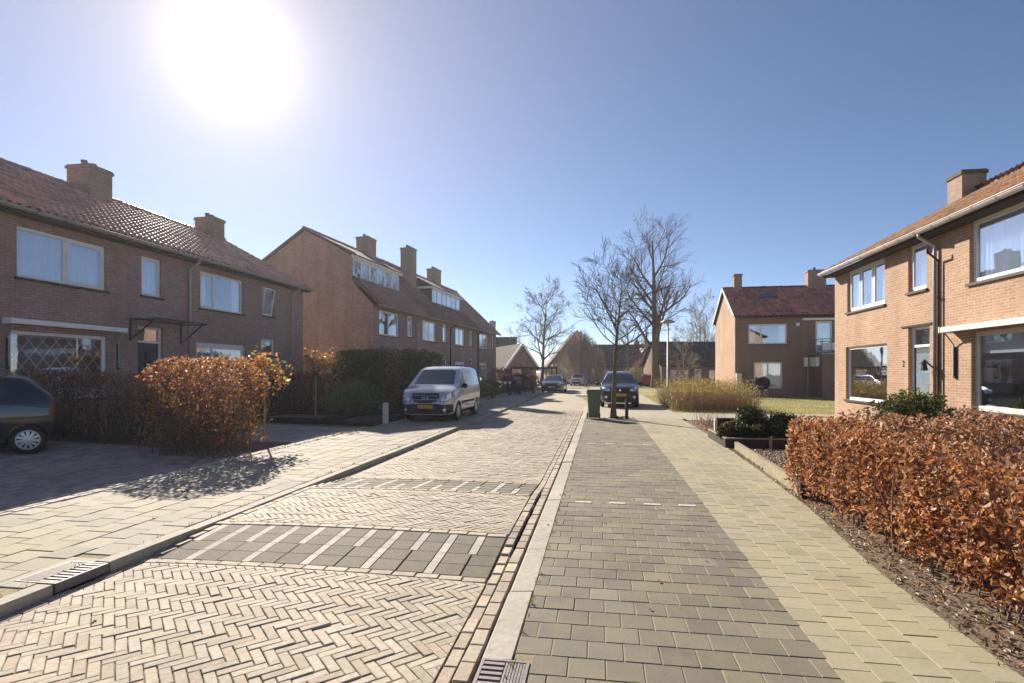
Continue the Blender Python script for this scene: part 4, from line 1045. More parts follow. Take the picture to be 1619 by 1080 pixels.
far_house('bungalow', 'low bungalow with black tiled roof behind the yellow shrubs', 1046, 1190, 58, 2.45, 4.9, 8, 'brick_rear', M['rooftile_dark'], SLATE, windows=((.1, .3, .9, 1.9), (.36, .44, .1, 2.0), (.52, .66, .9, 1.9), (.75, .9, .9, 1.9)), chim=((.05, .5, .6, 5.9),), fascia='darkwood')
far_house('gabled_house', 'small house with brown roof and white barge boards left of the road', 800, 851, 58, 2.3, 4.6, 14, 'brick_left', M['far_slate'], SLATE, gable=True, windows=((.2, .5, .8, 2.0),), fascia='white', rot=R(18))
far_house('flat_roofed_house', 'dark house with white roof edge peeping over the small gabled house', 768, 815, 78, 4.6, 6.6, 9, 'brick_left', M['rooftile_dark'], SLATE, windows=((.3, .7, 3.0, 4.2),), fascia='white', chim=((.2, .4, .9, 9.2),))
far_house('tall_gabled_house', 'house with steep brown roof behind the weeping tree', 862, 962, 82, 2.2, 7.8, 9, 'brick_left', M['thatch'], SLATE, gable=True, windows=((.58, .64, .6, 2.2), (.72, .78, .2, 2.3), (.3, .42, .8, 2.0)))
far_house('dark_roofed_house', 'low house with dark sloping roof behind the parked dark SUV', 948, 1018, 80, 2.5, 5.5, 9, 'brick_left', M['rooftile_dark'], SLATE, windows=((.1, .22, .9, 2.0), (.3, .38, .2, 2.2), (.6, .8, .8, 2.0)))
far_house('pale_roofed_house', 'house with pale grey roof left of the big bare tree', 1000, 1040, 96, 3.2, 5.8, 9, 'brick_rear', M['far_light_roof'], SLATE, gable=True, windows=((.3, .7, .9, 2.0),), chim=((.3, .3, .8, 7.2),))
far_house('dark_roofed_house', 'distant dark roof showing right of the pale grey roof', 1018, 1060, 110, 3.2, 7.0, 9, 'brick_left', M['rooftile_dark'], SLATE, windows=((.3, .6, .9, 2.0),), chim=((.3, .5, .9, 8.2),))
# ================================================================== vehicles
def smooth_interp(ctrl, x, k=.035):
    c = np.array(sorted(ctrl), float); xs = np.linspace(c[0, 0]-.3, c[-1, 0]+.3, 900); ys = np.interp(xs, c[:, 0], c[:, 1])
    d = xs[1]-xs[0]; r = max(1, int(3*k/d)); g = np.exp(-.5*(np.arange(-r, r+1)*d/k)**2); g /= g.sum()
    ys = np.convolve(np.pad(ys, r, mode='edge'), g, 'valid'); return np.interp(x, xs, ys)
def crom(P, n):
    P = np.array(P, float); Q = np.vstack([2*P[0]-P[1], P, 2*P[-1]-P[-2]]); o = []
    for i in range(1, len(Q)-2):
        for t in np.linspace(0, 1, n, endpoint=False):
            a, b, c, d = Q[i-1], Q[i], Q[i+1], Q[i+2]
            o.append(.5*((2*b)+(c-a)*t+(2*a-5*b+4*c-d)*t*t+(3*b-a-3*c+d)*t**3))
    o.append(P[-1]); return np.array(o)

def wheel_meshes(r, wd, spokes=10, style='cover'):
    t = MB(); ri = r*.66
    t.lathe([(ri, -wd/2+.01), (r-.035, -wd/2), (r-.008, -wd/2+.02), (r, -wd/2+.05), (r, wd/2-.05), (r-.008, wd/2-.02), (r-.035, wd/2), (ri, wd/2-.01)], 36, 'y')
    tm = t.mesh('tyre', True); tm.materials.append(M['rubber'])
    m = MB(); m.lathe([(ri+.003, -wd/2+.012), (ri-.01, -wd/2+.008), (ri-.028, -wd/2+.02), (ri-.03, wd/2-.02)], 36, 'y')
    for k in range(spokes):
        a = 2*math.pi*k/spokes; ca, sa = math.cos(a), math.sin(a)
        def pt(rr, tt, yy): return (rr*ca-tt*sa, yy, rr*sa+tt*ca)
        w0, w1 = r*.055, r*.1; y0, y1 = -wd/2+.004, -wd/2+.014; b = len(m.v)
        m.face([pt(r*.14, -w0, y0), pt(r*.14, w0, y0), pt(ri-.015, w1, y1), pt(ri-.015, -w1, y1)])
        m.face([pt(r*.14, -w0, y0), pt(ri-.015, -w1, y1), pt(ri-.015, -w1, y1+.03), pt(r*.14, -w0, y0+.03)]); m.face([pt(r*.14, w0, y0), pt(r*.14, w0, y0+.03), pt(ri-.015, w1, y1+.03), pt(ri-.015, w1, y1)])
    m.lathe([(0, -wd/2-.004), (r*.13, -wd/2-.002), (r*.17, -wd/2+.012), (r*.17, -wd/2+.05)], 20, 'y')
    rm = m.mesh('rim', False); rm.materials.append(M['rim'])
    d = MB(); d.lathe([(ri-.02, -wd/2+.06), (0, -wd/2+.06)], 24, 'y'); dm = d.mesh('brake_disc', False); dm.materials.append(M['underbody'])
    return tm, rm, dm

def car(name, label, loc, rz, P, group='parked cars'):
    L, W, H = P['L'], P['W'], P['H']; r = P['r']; hw = W/2
    root = thing(name, label, P.get('cat', 'car'), loc, rz, group)
    paint = pm('paint_'+name, P['col'], rough=P.get('rough', .28), metal=P.get('metal', .35), var=.02, big=.03, coat=.8, spec=.5)
    top, belt, bot, plan = P['top'], P['belt'], P['bot'], P['plan']
    xs = np.unique(np.concatenate([np.linspace(-L/2, L/2, 64), np.linspace(-L/2, -L/2+.12, 8), np.linspace(L/2-.2, L/2, 12)]))
    zt = smooth_interp(top, xs, P.get('sm', .035)); be = smooth_interp(belt, xs, .1); zb = smooth_interp(bot, xs, .06); wp = smooth_interp(plan, xs, .05)*hw
    rings = []
    for x, t, b, z0, w_ in zip(xs, zt, be, zb, wp):
        b = min(b, t-.07); hgt = max(t-b, .02); tum = P.get('tumble', .3); wr = w_*.955-tum*hgt*max(0, min(1, (hgt-.07)/.25))
        h = b-z0
        pts = [(0, z0), (w_*.86, z0), (w_*.955, z0+h*.08), (w_*.985, z0+h*.3), (w_*1.0, z0+h*.58), (w_*.985, z0+h*.86), (w_*.962, b), (w_*.955-(w_*.955-wr)*.5, b+hgt*.45), (wr, t-hgt*.18-.012), (wr-.06, t-min(.03, hgt*.2)), (wr*.62, t+.004), (0, t+.014)]
        c = crom(pts[1:], 3); half = np.vstack([[pts[0]], c]); rings.append((x, half))
    n = len(rings[0][1]); V = []; F = []
    for x, hlf in rings:
        for y, z in hlf: V.append((x, y, z))
        for y, z in hlf[-2:0:-1]: V.append((x, -y, z))
    m = n+n-2
    for i in range(len(rings)-1):
        for k in range(m): a, b2 = i*m+k, i*m+(k+1) % m; F.append((a, a+m, b2+m, b2))
    F.append(tuple(range(m))); F.append(tuple((len(rings)-1)*m+k for k in reversed(range(m))))
    me = bpy.data.meshes.new('body'); me.from_pydata(V, [], F); fix_normals(me)
    bm = bmesh.new(); bm.from_mesh(me); bvh = BVHTree.FromBMesh(bm); bm.free()
    xf, xr = P['axle']
    # wheel wells cut out of the body
    tmp = bpy.data.objects.new('tmp', me); COL.objects.link(tmp); cutters = []
    for x in (xf, xr):
        for s in (-1, 1):
            c = MB(); rw = r*1.14; pr = [(0, hw-.26), (rw, hw-.26), (rw, hw+.1), (0, hw+.1)]
            c.lathe([(max(a, .001), h) for a, h in pr], 32, 'y', (x, 0, r*1.02)); cm = c.mesh('cut')
            if s < 0:
                for v in cm.vertices: v.co.y = -v.co.y
            fix_normals(cm); co = bpy.data.objects.new('cut', cm); COL.objects.link(co); cutters.append(co)
            bo = tmp.modifiers.new('b', 'BOOLEAN'); bo.operation = 'DIFFERENCE'; bo.object = co; bo.solver = 'EXACT'
    dg = bpy.context.evaluated_depsgraph_get(); me2 = bpy.data.meshes.new_from_object(tmp.evaluated_get(dg)); me2.name = 'body'
    for o in cutters+[tmp]: bpy.data.objects.remove(o)
    me2.polygons.foreach_set('use_smooth', [True]*len(me2.polygons)); me2.materials.clear(); me2.materials.append(paint)
    me2.set_sharp_from_angle(angle=R(38)); body = link('body', me2, None, root)
    DIR = {'front': (Vector((-1,0,0)), lambda a, b: Vector((5, a, b))), 'rear': (Vector((1,0,0)), lambda a, b: Vector((-5, a, b))),
           'left': (Vector((0,-1,0)), lambda a, b: Vector((a, 5, b))), 'right': (Vector((0,1,0)), lambda a, b: Vector((a, -5, b))), 'top': (Vector((0,0,-1)), lambda a, b: Vector((a, b, 5)))}
    def decal(nm_, side, pts, mat, off=.005, parent=root, cuts=3, sm=True, thick=0.0):
        d, org = DIR[side]; b = bmesh.new(); vs = [b.verts.new((p[0], p[1], 0)) for p in pts]; b.faces.new(vs)
        bmesh.ops.triangulate(b, faces=b.faces[:]); bmesh.ops.subdivide_edges(b, edges=b.edges[:], cuts=cuts, use_grid_fill=True)
        for v in b.verts:
            hit, nrm, idx, dist = bvh.ray_cast(org(v.co.x, v.co.y), d)
            if hit is None:
                o_ = org(v.co.x, v.co.y); o_ = o_+d*4.2; hit, nrm, idx, dist = bvh.find_nearest(o_)
            if nrm.dot(d) > 0: nrm = -nrm
            v.co = hit+nrm*off
        bmesh.ops.recalc_face_normals(b, faces=b.faces[:]); mm = bpy.data.meshes.new(nm_); b.to_mesh(mm); b.free()
        if sm: mm.polygons.foreach_set('use_smooth', [True]*len(mm.polygons))
        return link(nm_, mm, mat, parent)
    def mir(p): return [(-a, b) for a, b in p][::-1]
    if 'windscreen' in P: decal('windscreen', 'front', P['windscreen'], M['glass_dark'], .004, cuts=5)
    if 'rear_window' in P: decal('rear_window', 'rear', P['rear_window'], M['glass_dark'], .004, cuts=4)
    for s in ('left', 'right'):
        for k, w_ in enumerate(P.get('side_windows', [])): decal('side_window', s, w_, M['glass_dark'], .004)
        for k, w_ in enumerate(P.get('side_trim', [])): decal('side_trim', s, w_, M['plastic'], .009)
        for k, w_ in enumerate(P.get('seams', [])):
            (ax, az), (bx, bz) = w_; 
            if abs(ax-bx) < abs(az-bz): q = [(ax-.005, az), (ax+.005, az), (bx+.005, bz), (bx-.005, bz)]
            else: q = [(ax, az-.005), (bx, bz-.005), (bx, bz+.005), (ax, az+.005)]
            decal('door_seam', s, q, M['underbody'], .0025, cuts=4)
        for (hx, hz) in P.get('handles', []):
            h = decal('door_handle', s, [(hx-.08, hz-.018), (hx+.08, hz-.018), (hx+.08, hz+.018), (hx-.08, hz+.018)], P.get('handle_mat', paint), .022, cuts=1)
        for k, w_ in enumerate(P.get('tail_side', [])): decal('tail_lamp', s, w_, M['red_lamp'], .006)
    if 'grille' in P:
        g = decal('grille', 'front', P['grille'], M['plastic'], .006, cuts=4)
        for z in P.get('grille_bars', []):
            y0 = P.get('grille_w', .4); decal('grille_bar', 'front', [(-y0, z-.008), (y0, z-.008), (y0, z+.008), (-y0, z+.008)], M['chrome'] if P.get('chrome_bars') else M['black'], .014, g, 2)
        if P.get('grille_rim'):
            pts = P['grille']; cx = sum(a for a, b in pts)/len(pts); cz = sum(b for a, b in pts)/len(pts)
            for i in range(len(pts)):
                (a, b), (c, d) = pts[i], pts[(i+1) % len(pts)]; k = 1.055
                decal('grille_rim', 'front', [(a, b), (c, d), (cx+(c-cx)*k, cz+(d-cz)*k*1.04), (cx+(a-cx)*k, cz+(b-cz)*k*1.04)], M['rim'], .011, g, 1)
    if 'lower' in P: decal('front_bumper', 'front', P['lower'], M['plastic'], .006, cuts=5)
    for lp in P.get('headlight', []):
        cxa = sum(a for a, b in lp)/len(lp); cza = sum(b for a, b in lp)/len(lp); big_ = [(cxa+(a-cxa)*1.14, cza+(b-cza)*1.14) for a, b in lp]
        decal('headlight_surround', 'front', big_, M['plastic'], .004, cuts=3); decal('headlight_surround', 'front', mir(big_), M['plastic'], .004, cuts=3)
        h = decal('headlight', 'front', lp, M['lamp'], .008, cuts=3); h2_ = decal('headlight', 'front', mir(lp), M['lamp'], .007, cuts=3)
        for q_, sg in ((h, 1), (h2_, -1)):
            cx = sum(a for a, b in lp)/len(lp)*sg; cz = sum(b for a, b in lp)/len(lp); rr = P.get('bulb', .05)
            decal('bulb', 'front', [(cx+rr*math.cos(t), cz+rr*math.sin(t)) for t in np.linspace(0, 6.283, 13)[:-1]], M['chrome'], .012, q_, 1)
    for fp_ in P.get('fog', []):
        for sg in (-1, 1): decal('fog_lamp', 'front', [(sg*fp_[0]+fp_[2]*math.cos(t), fp_[1]+fp_[2]*math.sin(t)) for t in np.linspace(0, 6.283, 11)[:-1]], M['lamp'], .014, cuts=1)
    if 'plate_z' in P:
        z = P['plate_z']; hit, nrm, _, _ = bvh.ray_cast(Vector((5, 0, z)), Vector((-1, 0, 0)))
        x = hit.x+.014; p = MB(); p.box(x-.012, x, -.26, .26, z-.057, z+.057); po = p.build('number_plate', M['plate'], root)
        Mt = Matrix.Translation((x+.0015, 0, z))@Matrix.Rotation(R(90), 4, 'Z')@Matrix.Rotation(R(90), 4, 'X')
        if P.get('plate'): decimated_text('plate_characters', P.get('plate', ''), .098, M['black'], po, Mt)
        bl_ = MB(); bl_.box(x, x+.001, -.26, -.225, z-.055, z+.055); bl_.build('plate_strip', P.get('strip', M['plate_blue']), po)
    if P.get('star'):
        z = P['star']; hit, nrm, _, _ = bvh.ray_cast(Vector((5, 0, z)), Vector((-1, 0, 0))); x = hit.x+.022; s = MB(); rr = .085
        s.tube([(x, rr*math.cos(t), z+rr*math.sin(t)) for t in np.linspace(0, 2*math.pi, 25)], .009, 6, cap=False)
        for k in range(3):
            a = R(90+120*k); s.tube([(x, 0, z), (x, rr*.5*math.cos(a), z+rr*.5*math.sin(a)), (x, rr*math.cos(a), z+rr*math.sin(a))], [.02, .012, .004], 6)
        s.build('badge', M['chrome'], root)
    elif P.get('badge'):
        z = P['badge']; hit, nrm, _, _ = bvh.ray_cast(Vector((5, 0, z)), Vector((-1, 0, 0))); s = MB(); s.lathe([(.0, .02), (.05, .02), (.055, .01), (.055, -.01)], 16, 'x', (hit.x+.006, 0, z)); s.build('badge', M['chrome'], root)
    # mirrors
    for s in (-1, 1):
        mx, mz = P['mirror']; b = bmesh.new(); bmesh.ops.create_icosphere(b, subdivisions=2, radius=1)
        for v in b.verts:
            v.co = Vector((v.co.x*.07, v.co.y*.115, v.co.z*.085)); v.co.x = max(v.co.x, -.03); v.co += Vector((mx, s*(hw+.1), mz))
        mm = bpy.data.meshes.new('wing_mirror'); b.to_mesh(mm); b.free(); mm.polygons.foreach_set('use_smooth', [True]*len(mm.polygons)); mo = link('wing_mirror', mm, P.get('mirror_mat', M['plastic']), root)
        a = MB(); a.bar((mx, s*(hw-.1), mz-.05), (mx, s*(hw+.05), mz-.03), .05, .04); a.build('mirror_arm', M['plastic'], mo)
    tm, rm, dm = P.get('wheel_mesh') or wheel_meshes(r, .19, P.get('spokes', 10))
    for x in (xf, xr):
        for s in (-1, 1):
            wo = bpy.data.objects.new('wheel', rm); COL.objects.link(wo); wo.parent = root; wo.location = (x, s*(hw-.115), r); wo.rotation_euler = (0, random.uniform(0, 6), 0 if s < 0 else math.pi)
            t = link('tyre', tm, None, wo); dd = link('brake_disc', dm, None, wo)
    for s in (-1, 1):
        for rr in P.get('rails', []):
            b = MB(); (x0, x1, z, y) = rr; b.tube([(x0, s*y, z-.04), (x0-.06 if x1 < x0 else x0+.06, s*y, z), ((x0+x1)/2, s*y, z+.015), (x1+.06 if x1 < x0 else x1-.06, s*y, z), (x1, s*y, z-.05)], .016, 6); b.build('roof_rail', M['chrome'], root)
    un = MB(); un.box(-L/2+.25, L/2-.3, -hw*.7, hw*.7, bot_min(P)-.02, bot_min(P)+.1); un.build('underbody', M['underbody'], root)
    wp_ = MB(); 
    if 'wiper' in P:
        (x0, z0), ln_ = P['wiper'], .55
        for y in (-.45, .1):
            decal('wiper', 'front', [(y, z0), (y+.02, z0-.012), (y+ln_, z0+.07), (y+ln_, z0+.085)], M['black'], .012, cuts=2)
    return root
def bot_min(P): return min(z for x, z in P['bot'])
M['plate_blue'] = pm('plate_blue', (.02,.06,.35), rough=.5, var=0, big=0)

VAN = dict(L=4.32, W=1.83, H=1.81, r=.315, col=(.5,.52,.56), metal=.3, cat='van', axle=(1.31, -1.38), sm=.04, tumble=.2,
    top=[(-2.16,1.5), (-2.12,1.66), (-2.02,1.76), (-1.6,1.80), (-.5,1.82), (.1,1.80), (.45,1.73), (1.18,1.20), (1.4,1.14), (1.8,1.05), (2.02,.94), (2.12,.78), (2.16,.55)],
    belt=[(-2.16,1.15), (.9,1.13), (1.3,1.04), (2.16,.80)], bot=[(-2.16,.34), (-1.9,.25), (1.8,.22), (2.16,.24)], plan=[(-2.16,.90), (-2.05,.98), (-1.2,1.0), (1.2,1.0), (1.7,.975), (1.98,.90), (2.1,.80), (2.16,.70)],
    windscreen=[(-.70,1.20), (.70,1.20), (.60,1.64), (.50,1.69), (-.50,1.69), (-.60,1.64)],
    side_windows=[[(.28,1.17), (1.08,1.17), (.62,1.58), (.30,1.64)]], side_trim=[[(-2.05,.52), (-1.78,.52), (-1.78,.62), (-2.05,.62)], [(-1.0,.55), (.95,.55), (.95,.64), (-1.0,.64)], [(-1.0,.24), (.95,.24), (.95,.33), (-1.0,.33)]],
    seams=[((.22,.36), (.22,1.66)), ((1.0,.36), (1.06,1.15)), ((-.72,.4), (-.72,1.66)), ((-.72,.98), (-2.0,.98)), ((-.72,1.62), (.22,1.66))], handles=[(.35,1.02), (-.6,1.02)],
    grille=[(-.44,.92), (-.47,.80), (-.37,.65), (-.18,.615), (.18,.615), (.37,.65), (.47,.80), (.44,.92)], grille_bars=(.84, .72), grille_w=.40, chrome_bars=True, grille_rim=True, star=.775,
    headlight=[[(.50,.74), (.52,.66), (.70,.69), (.82,.80), (.80,.93), (.72,.90), (.58,.83)]], lower=[(-.86,.58), (-.84,.32), (-.6,.26), (.6,.26), (.84,.32), (.86,.58), (.60,.56), (.40,.59), (-.40,.59), (-.60,.56)], fog=[(.64,.40,.045)],
    plate_z=.50, plate='VX-835-N', mirror=(.98,1.15), wiper=(1.1, 1.215))
VAN['side_panel'] = True
SUV = dict(L=4.4, W=1.80, H=1.66, r=.34, col=(.025,.03,.045), metal=.3, axle=(1.33, -1.3), tumble=.42, sm=.04,
    top=[(-2.2,1.0), (-2.1,1.25), (-1.85,1.52), (-1.4,1.61), (-.4,1.66), (.2,1.63), (.5,1.55), (1.2,1.12), (1.4,1.06), (1.85,.98), (2.1,.86), (2.2,.6)],
    belt=[(-2.2,1.08), (1.0,1.02), (2.2,.76)], bot=[(-2.2,.38), (-1.9,.27), (1.8,.24), (2.2,.28)], plan=[(-2.2,.82), (-2.0,.95), (-1.2,1.0), (1.2,1.0), (1.75,.97), (2.05,.87), (2.2,.72)],
    windscreen=[(-.66,1.11), (.66,1.11), (.54,1.52), (.44,1.56), (-.44,1.56), (-.54,1.52)],
    side_windows=[[(.05,1.08), (.95,1.06), (.40,1.50), (.08,1.53)], [(-.95,1.10), (0,1.08), (.02,1.53), (-.85,1.52)], [(-1.55,1.14), (-1.02,1.11), (-.92,1.50), (-1.3,1.46)]],
    seams=[((.02,.4), (.02,1.06)), ((.95,.4), (1.0,1.04))], handles=[(.2,.95), (-.8,.97)], side_trim=[[(-1.9,.27), (1.8,.25), (1.8,.36), (-1.9,.38)]],
    grille=[(-.42,.86), (-.36,.72), (.36,.72), (.42,.86)], grille_bars=(.79,), grille_w=.36, badge=.80, headlight=[[(.46,.85), (.44,.76), (.66,.77), (.80,.90), (.78,.96), (.62,.91)]],
    lower=[(-.80,.66), (-.84,.36), (-.5,.28), (.5,.28), (.84,.36), (.80,.66), (.5,.62), (.42,.5), (-.42,.5), (-.5,.62)], fog=[(.63,.5,.06)], plate_z=.6, plate='8-TGK-02', mirror=(.95,1.08), mirror_mat=None, rails=[(.2,-1.4,1.67,.54)], wiper=(1.1, 1.125))
CARB = dict(SUV, L=4.25, W=1.79, H=1.5, r=.32, col=(.02,.022,.03), rails=[], plate='42-PFR-7', grille=[(-.5,.80), (-.46,.68), (.46,.68), (.5,.80)],
    top=[(-2.12,.95), (-2.05,1.1), (-1.8,1.32), (-1.3,1.46), (-.4,1.51), (.1,1.49), (.35,1.43), (1.1,1.02), (1.3,.97), (1.8,.88), (2.03,.76), (2.12,.55)],
    belt=[(-2.12,1.0), (1.0,.95), (2.12,.70)], bot=[(-2.12,.34), (-1.9,.22), (1.8,.2), (2.12,.24)], plan=[(-2.12,.82), (-1.9,.95), (-1.2,1.0), (1.2,1.0), (1.7,.97), (2.0,.87), (2.12,.72)],
    windscreen=[(-.66,1.02), (.66,1.02), (.54,1.38), (.44,1.42), (-.44,1.42), (-.54,1.38)],
    side_windows=[[(.0,.99), (.85,.98), (.30,1.37), (.03,1.40)], [(-.95,1.02), (-.05,.99), (-.03,1.40), (-.85,1.39)]], side_trim=[],
    headlight=[[(.54,.80), (.50,.70), (.66,.69), (.79,.82), (.77,.88), (.62,.85)]], lower=[(-.62,.5), (-.66,.34), (-.4,.27), (.4,.27), (.66,.34), (.62,.5)], fog=[(.62,.38,.045)], plate_z=.53, mirror=(.85,1.0), wiper=(1.0, 1.035), axle=(1.28, -1.3), seams=[((.0,.36), (.0,.97)), ((.85,.36), (.9,.95))], handles=[(.15,.88), (-.8,.9)])
HATCH = dict(CARB, L=3.43, W=1.63, H=1.47, r=.275, rough=.15, col=(.012,.018,.034), axle=(1.13, -1.24), sm=.03, tumble=.36, spokes=11,
    top=[(-1.715,.74), (-1.69,.93), (-1.60,1.06), (-1.30,1.33), (-1.15,1.42), (-.5,1.47), (.0,1.45), (.3,1.38), (.95,1.02), (1.15,.96), (1.5,.86), (1.66,.7), (1.715,.5)],
    belt=[(-1.715,.92), (-1.3,.98), (.9,.93), (1.715,.68)], bot=[(-1.715,.36), (-1.5,.24), (1.5,.2), (1.715,.24)], plan=[(-1.715,.80), (-1.6,.91), (-1.3,.985), (-1.0,1.0), (1.0,1.0), (1.4,.96), (1.62,.85), (1.715,.7)],
    windscreen=[(-.6,1.0), (.6,1.0), (.5,1.34), (-.5,1.34)], rear_window=[(-.45,.95), (.45,.95), (.42,1.34), (-.42,1.34)],
    side_windows=[[(.0,.96), (.75,.96), (.25,1.33), (.02,1.36)], [(-.72,.985), (-.05,.96), (-.03,1.36), (-.7,1.35), (-.9,1.32), (-.97,1.22), (-.93,1.08)]],
    side_trim=[[(-.85,.24), (.8,.22), (.8,.30), (-.85,.32)]], seams=[((-.03,.36), (-.03,.95)), ((.75,.36), (.8,.93)), ((-.75,.5), (-.72,.98)), ((-.98,.93), (-1.58,.86))], handles=[(.1,.85)], headlight=[[(.4,.78), (.42,.66), (.6,.66), (.68,.82)]],
    tail_side=[[(-1.66,.70), (-1.60,.70), (-1.50,.93), (-1.57,1.0), (-1.64,.9)]], grille=[(-.35,.62), (-.3,.54), (.3,.54), (.35,.62)], grille_bars=(), lower=[(-.5,.42), (-.45,.3), (.45,.3), (.5,.42)], fog=[], plate_z=.47, plate='', mirror=(.72,.98), wiper=(.9, 1.01))
for P_ in (SUV, CARB, HATCH): P_['mirror_mat'] = M['plastic']
HANG = R(180+9+37); HLOC = (-10.38-(-1.24*math.cos(HANG)-.70*math.sin(HANG)), 8.6-(-1.24*math.sin(HANG)+.70*math.cos(HANG)), .13)
car('delivery_van', 'silver delivery van with black bumper parked half on the left pavement', (-5.55, 19.2, .03), R(-90), VAN)
car('parked_car', 'dark blue SUV with roof rails parked behind the green bin and thin tree', (.92, 27.7, .003), R(-90), SUV)
car('parked_car', 'dark blue car facing us parked on the left further along the road', (-3.75, 46.3, -.1), R(-93), CARB)
WHITE_CAR = dict(CARB, col=(.6,.62,.64), metal=.1, plate='', rails=[])
car('parked_car', 'white car facing us furthest along the road', (-2.6, 70.8, -.1), R(-97), WHITE_CAR)
car('parked_car', 'black hatchback cut by the left edge on the brick driveway', HLOC, HANG, HATCH)
car('parked_car', 'black car under the carport left of the dark blue car', (-7.4, 50.2, -.1), R(-60), dict(CARB, col=(.01,.01,.012), plate=''))
p_ = at(1026, 606, 64)
car('parked_car', 'small red car seen end-on left of the big bare tree', (p_.x, p_.y, -.05), R(80), dict(CARB, col=(.28,.02,.025), plate=''))
p_ = at(1060, 606, 62)
car('parked_car', 'silver car half hidden behind the yellow shrubs near the lamp post', (p_.x, p_.y, -.05), R(-80), dict(CARB, col=(.42,.45,.47), plate=''))
# ================================================================== hedges, shrubs and trees
LEAF_V = [(0,0,0), (.24,.28,.13), (.22,.62,.17), (0,1,-.2), (-.24,.66,.11), (-.25,.30,.1)]
LEAF_F = [(0,1,2,3), (0,3,4,5)]
BEECH = [(.54,.26,.085), (.50,.25,.1), (.55,.33,.15), (.50,.31,.17), (.42,.25,.13), (.36,.18,.085), (.36,.135,.05), (.42,.18,.07), (.30,.105,.045), (.22,.08,.04), (.46,.24,.11), (.38,.15,.06), (.32,.15,.075), (.27,.13,.075)]
BEECH_DARK = [(.33,.17,.095), (.4,.2,.11), (.26,.14,.09), (.45,.27,.16), (.24,.13,.085)]
GREEN = [(.05,.075,.02), (.07,.1,.03), (.04,.06,.018), (.09,.12,.035)]
DGREEN = [(.075,.105,.035), (.1,.13,.042), (.12,.145,.05), (.06,.085,.03)]
def vnoise(P, s, seed=0.0):
    from mathutils import noise as nz_
    return np.array([nz_.noise(Vector((p[0]*s+seed, p[1]*s-seed, p[2]*s+seed*.5))) for p in P])
def box_points(n, lo, hi, shell=.14, sides=(1, 1, 1, 1, 1, 0), lump=.09, seed=0.0, inner=.25):
    """points gathered near the faces of a clipped hedge, with an uneven skin"""
    lo, hi = np.array(lo, float), np.array(hi, float); s = hi-lo
    P = lo+rng.random((n, 3))*s
    area = np.array([s[1]*s[2], s[1]*s[2], s[0]*s[2], s[0]*s[2], s[0]*s[1], s[0]*s[1]])*np.array(sides); area /= area.sum()
    f = rng.choice(6, n, p=area); dep = np.minimum(rng.exponential(shell, n), .9)
    skin = rng.random(n) > inner
    for k in range(6):
        ax = (0, 0, 1, 1, 2, 2)[k]; m = (f == k) & skin; up = k in (1, 3, 4)
        half = s[ax]/2
        P[m, ax] = (hi[ax]-np.minimum(dep[m], half)) if up else (lo[ax]+np.minimum(dep[m], half))
    nz = vnoise(P, 2.2, seed)[:, None]+.5*vnoise(P, 6, seed+3)[:, None]
    c = (lo+hi)/2; d = (P-c)/s; d /= (np.linalg.norm(d, axis=1)[:, None]+1e-6)
    return P+d*nz*lump*2
def ell_points(n, c, r, lump=.18, seed=0.0, shell=.3, low=-.9):
    v = rng.normal(size=(n, 3)); v /= np.linalg.norm(v, axis=1)[:, None]; v[:, 2] = np.where(v[:, 2] < low, -v[:, 2], v[:, 2])
    rad = 1-np.minimum(rng.exponential(shell, n), .95)
    k = 1+lump*(vnoise(v, 1.7, seed)+.7*vnoise(v, 4.2, seed+5))*1.6
    return np.array(c)+v*rad[:, None]*k[:, None]*np.array(r)
def leaves(name, P, size, cols, parent, mat='leaf', jit=.3, nsingle=0, single='leaf', up=0.0):
    n = len(P); rot = rand_rot(n); sz = size*(1+rng.normal(0, jit, n)).clip(.4, 2)
    if up: rot = rotz(rng.uniform(0, 6.3, n))@rotx(rng.normal(up, .5, n))
    if nsingle: pieces(single, name, LEAF_V, LEAF_F, rot, P, cols, M[mat], parent, nmax=nsingle, scale=np.repeat(sz[:, None], 3, 1))
    else: scatter(name, LEAF_V, LEAF_F, rot, P, cols, M[mat], parent, sz)
def twigs(name, segs, mat, parent, n=4):
    mb = MB()
    for pts, rad in segs: mb.tube(pts, rad, n, cap=False)
    return mb.build(name, mat, parent, True)
def up_stems(lo, hi, n, r=.008, zt=None, wob=.1, lean=.15):
    S = []
    for _ in range(n):
        x, y = random.uniform(lo[0], hi[0]), random.uniform(lo[1], hi[1]); z = lo[2]; H = (hi[2]-lo[2])*random.uniform(.6, 1.03); p = Vector((x, y, z)); d = Vector((random.gauss(0, lean), random.gauss(0, lean), 1)).normalized(); pts = [p.copy()]
        for k in range(4):
            d = (d+Vector((random.gauss(0, wob), random.gauss(0, wob), .1))).normalized(); p = p+d*H/4; pts.append(p.copy())
        rr = r*random.uniform(.6, 1.4); S.append((pts, [rr, rr*.8, rr*.6, rr*.45, rr*.25]))
    return S
def mix_cols(P, pal_a, pal_b, f): 
    n = len(P); a, b = palette(n, pal_a, .12), palette(n, pal_b, .12); return np.where((rng.random(n) < f)[:, None], b, a)

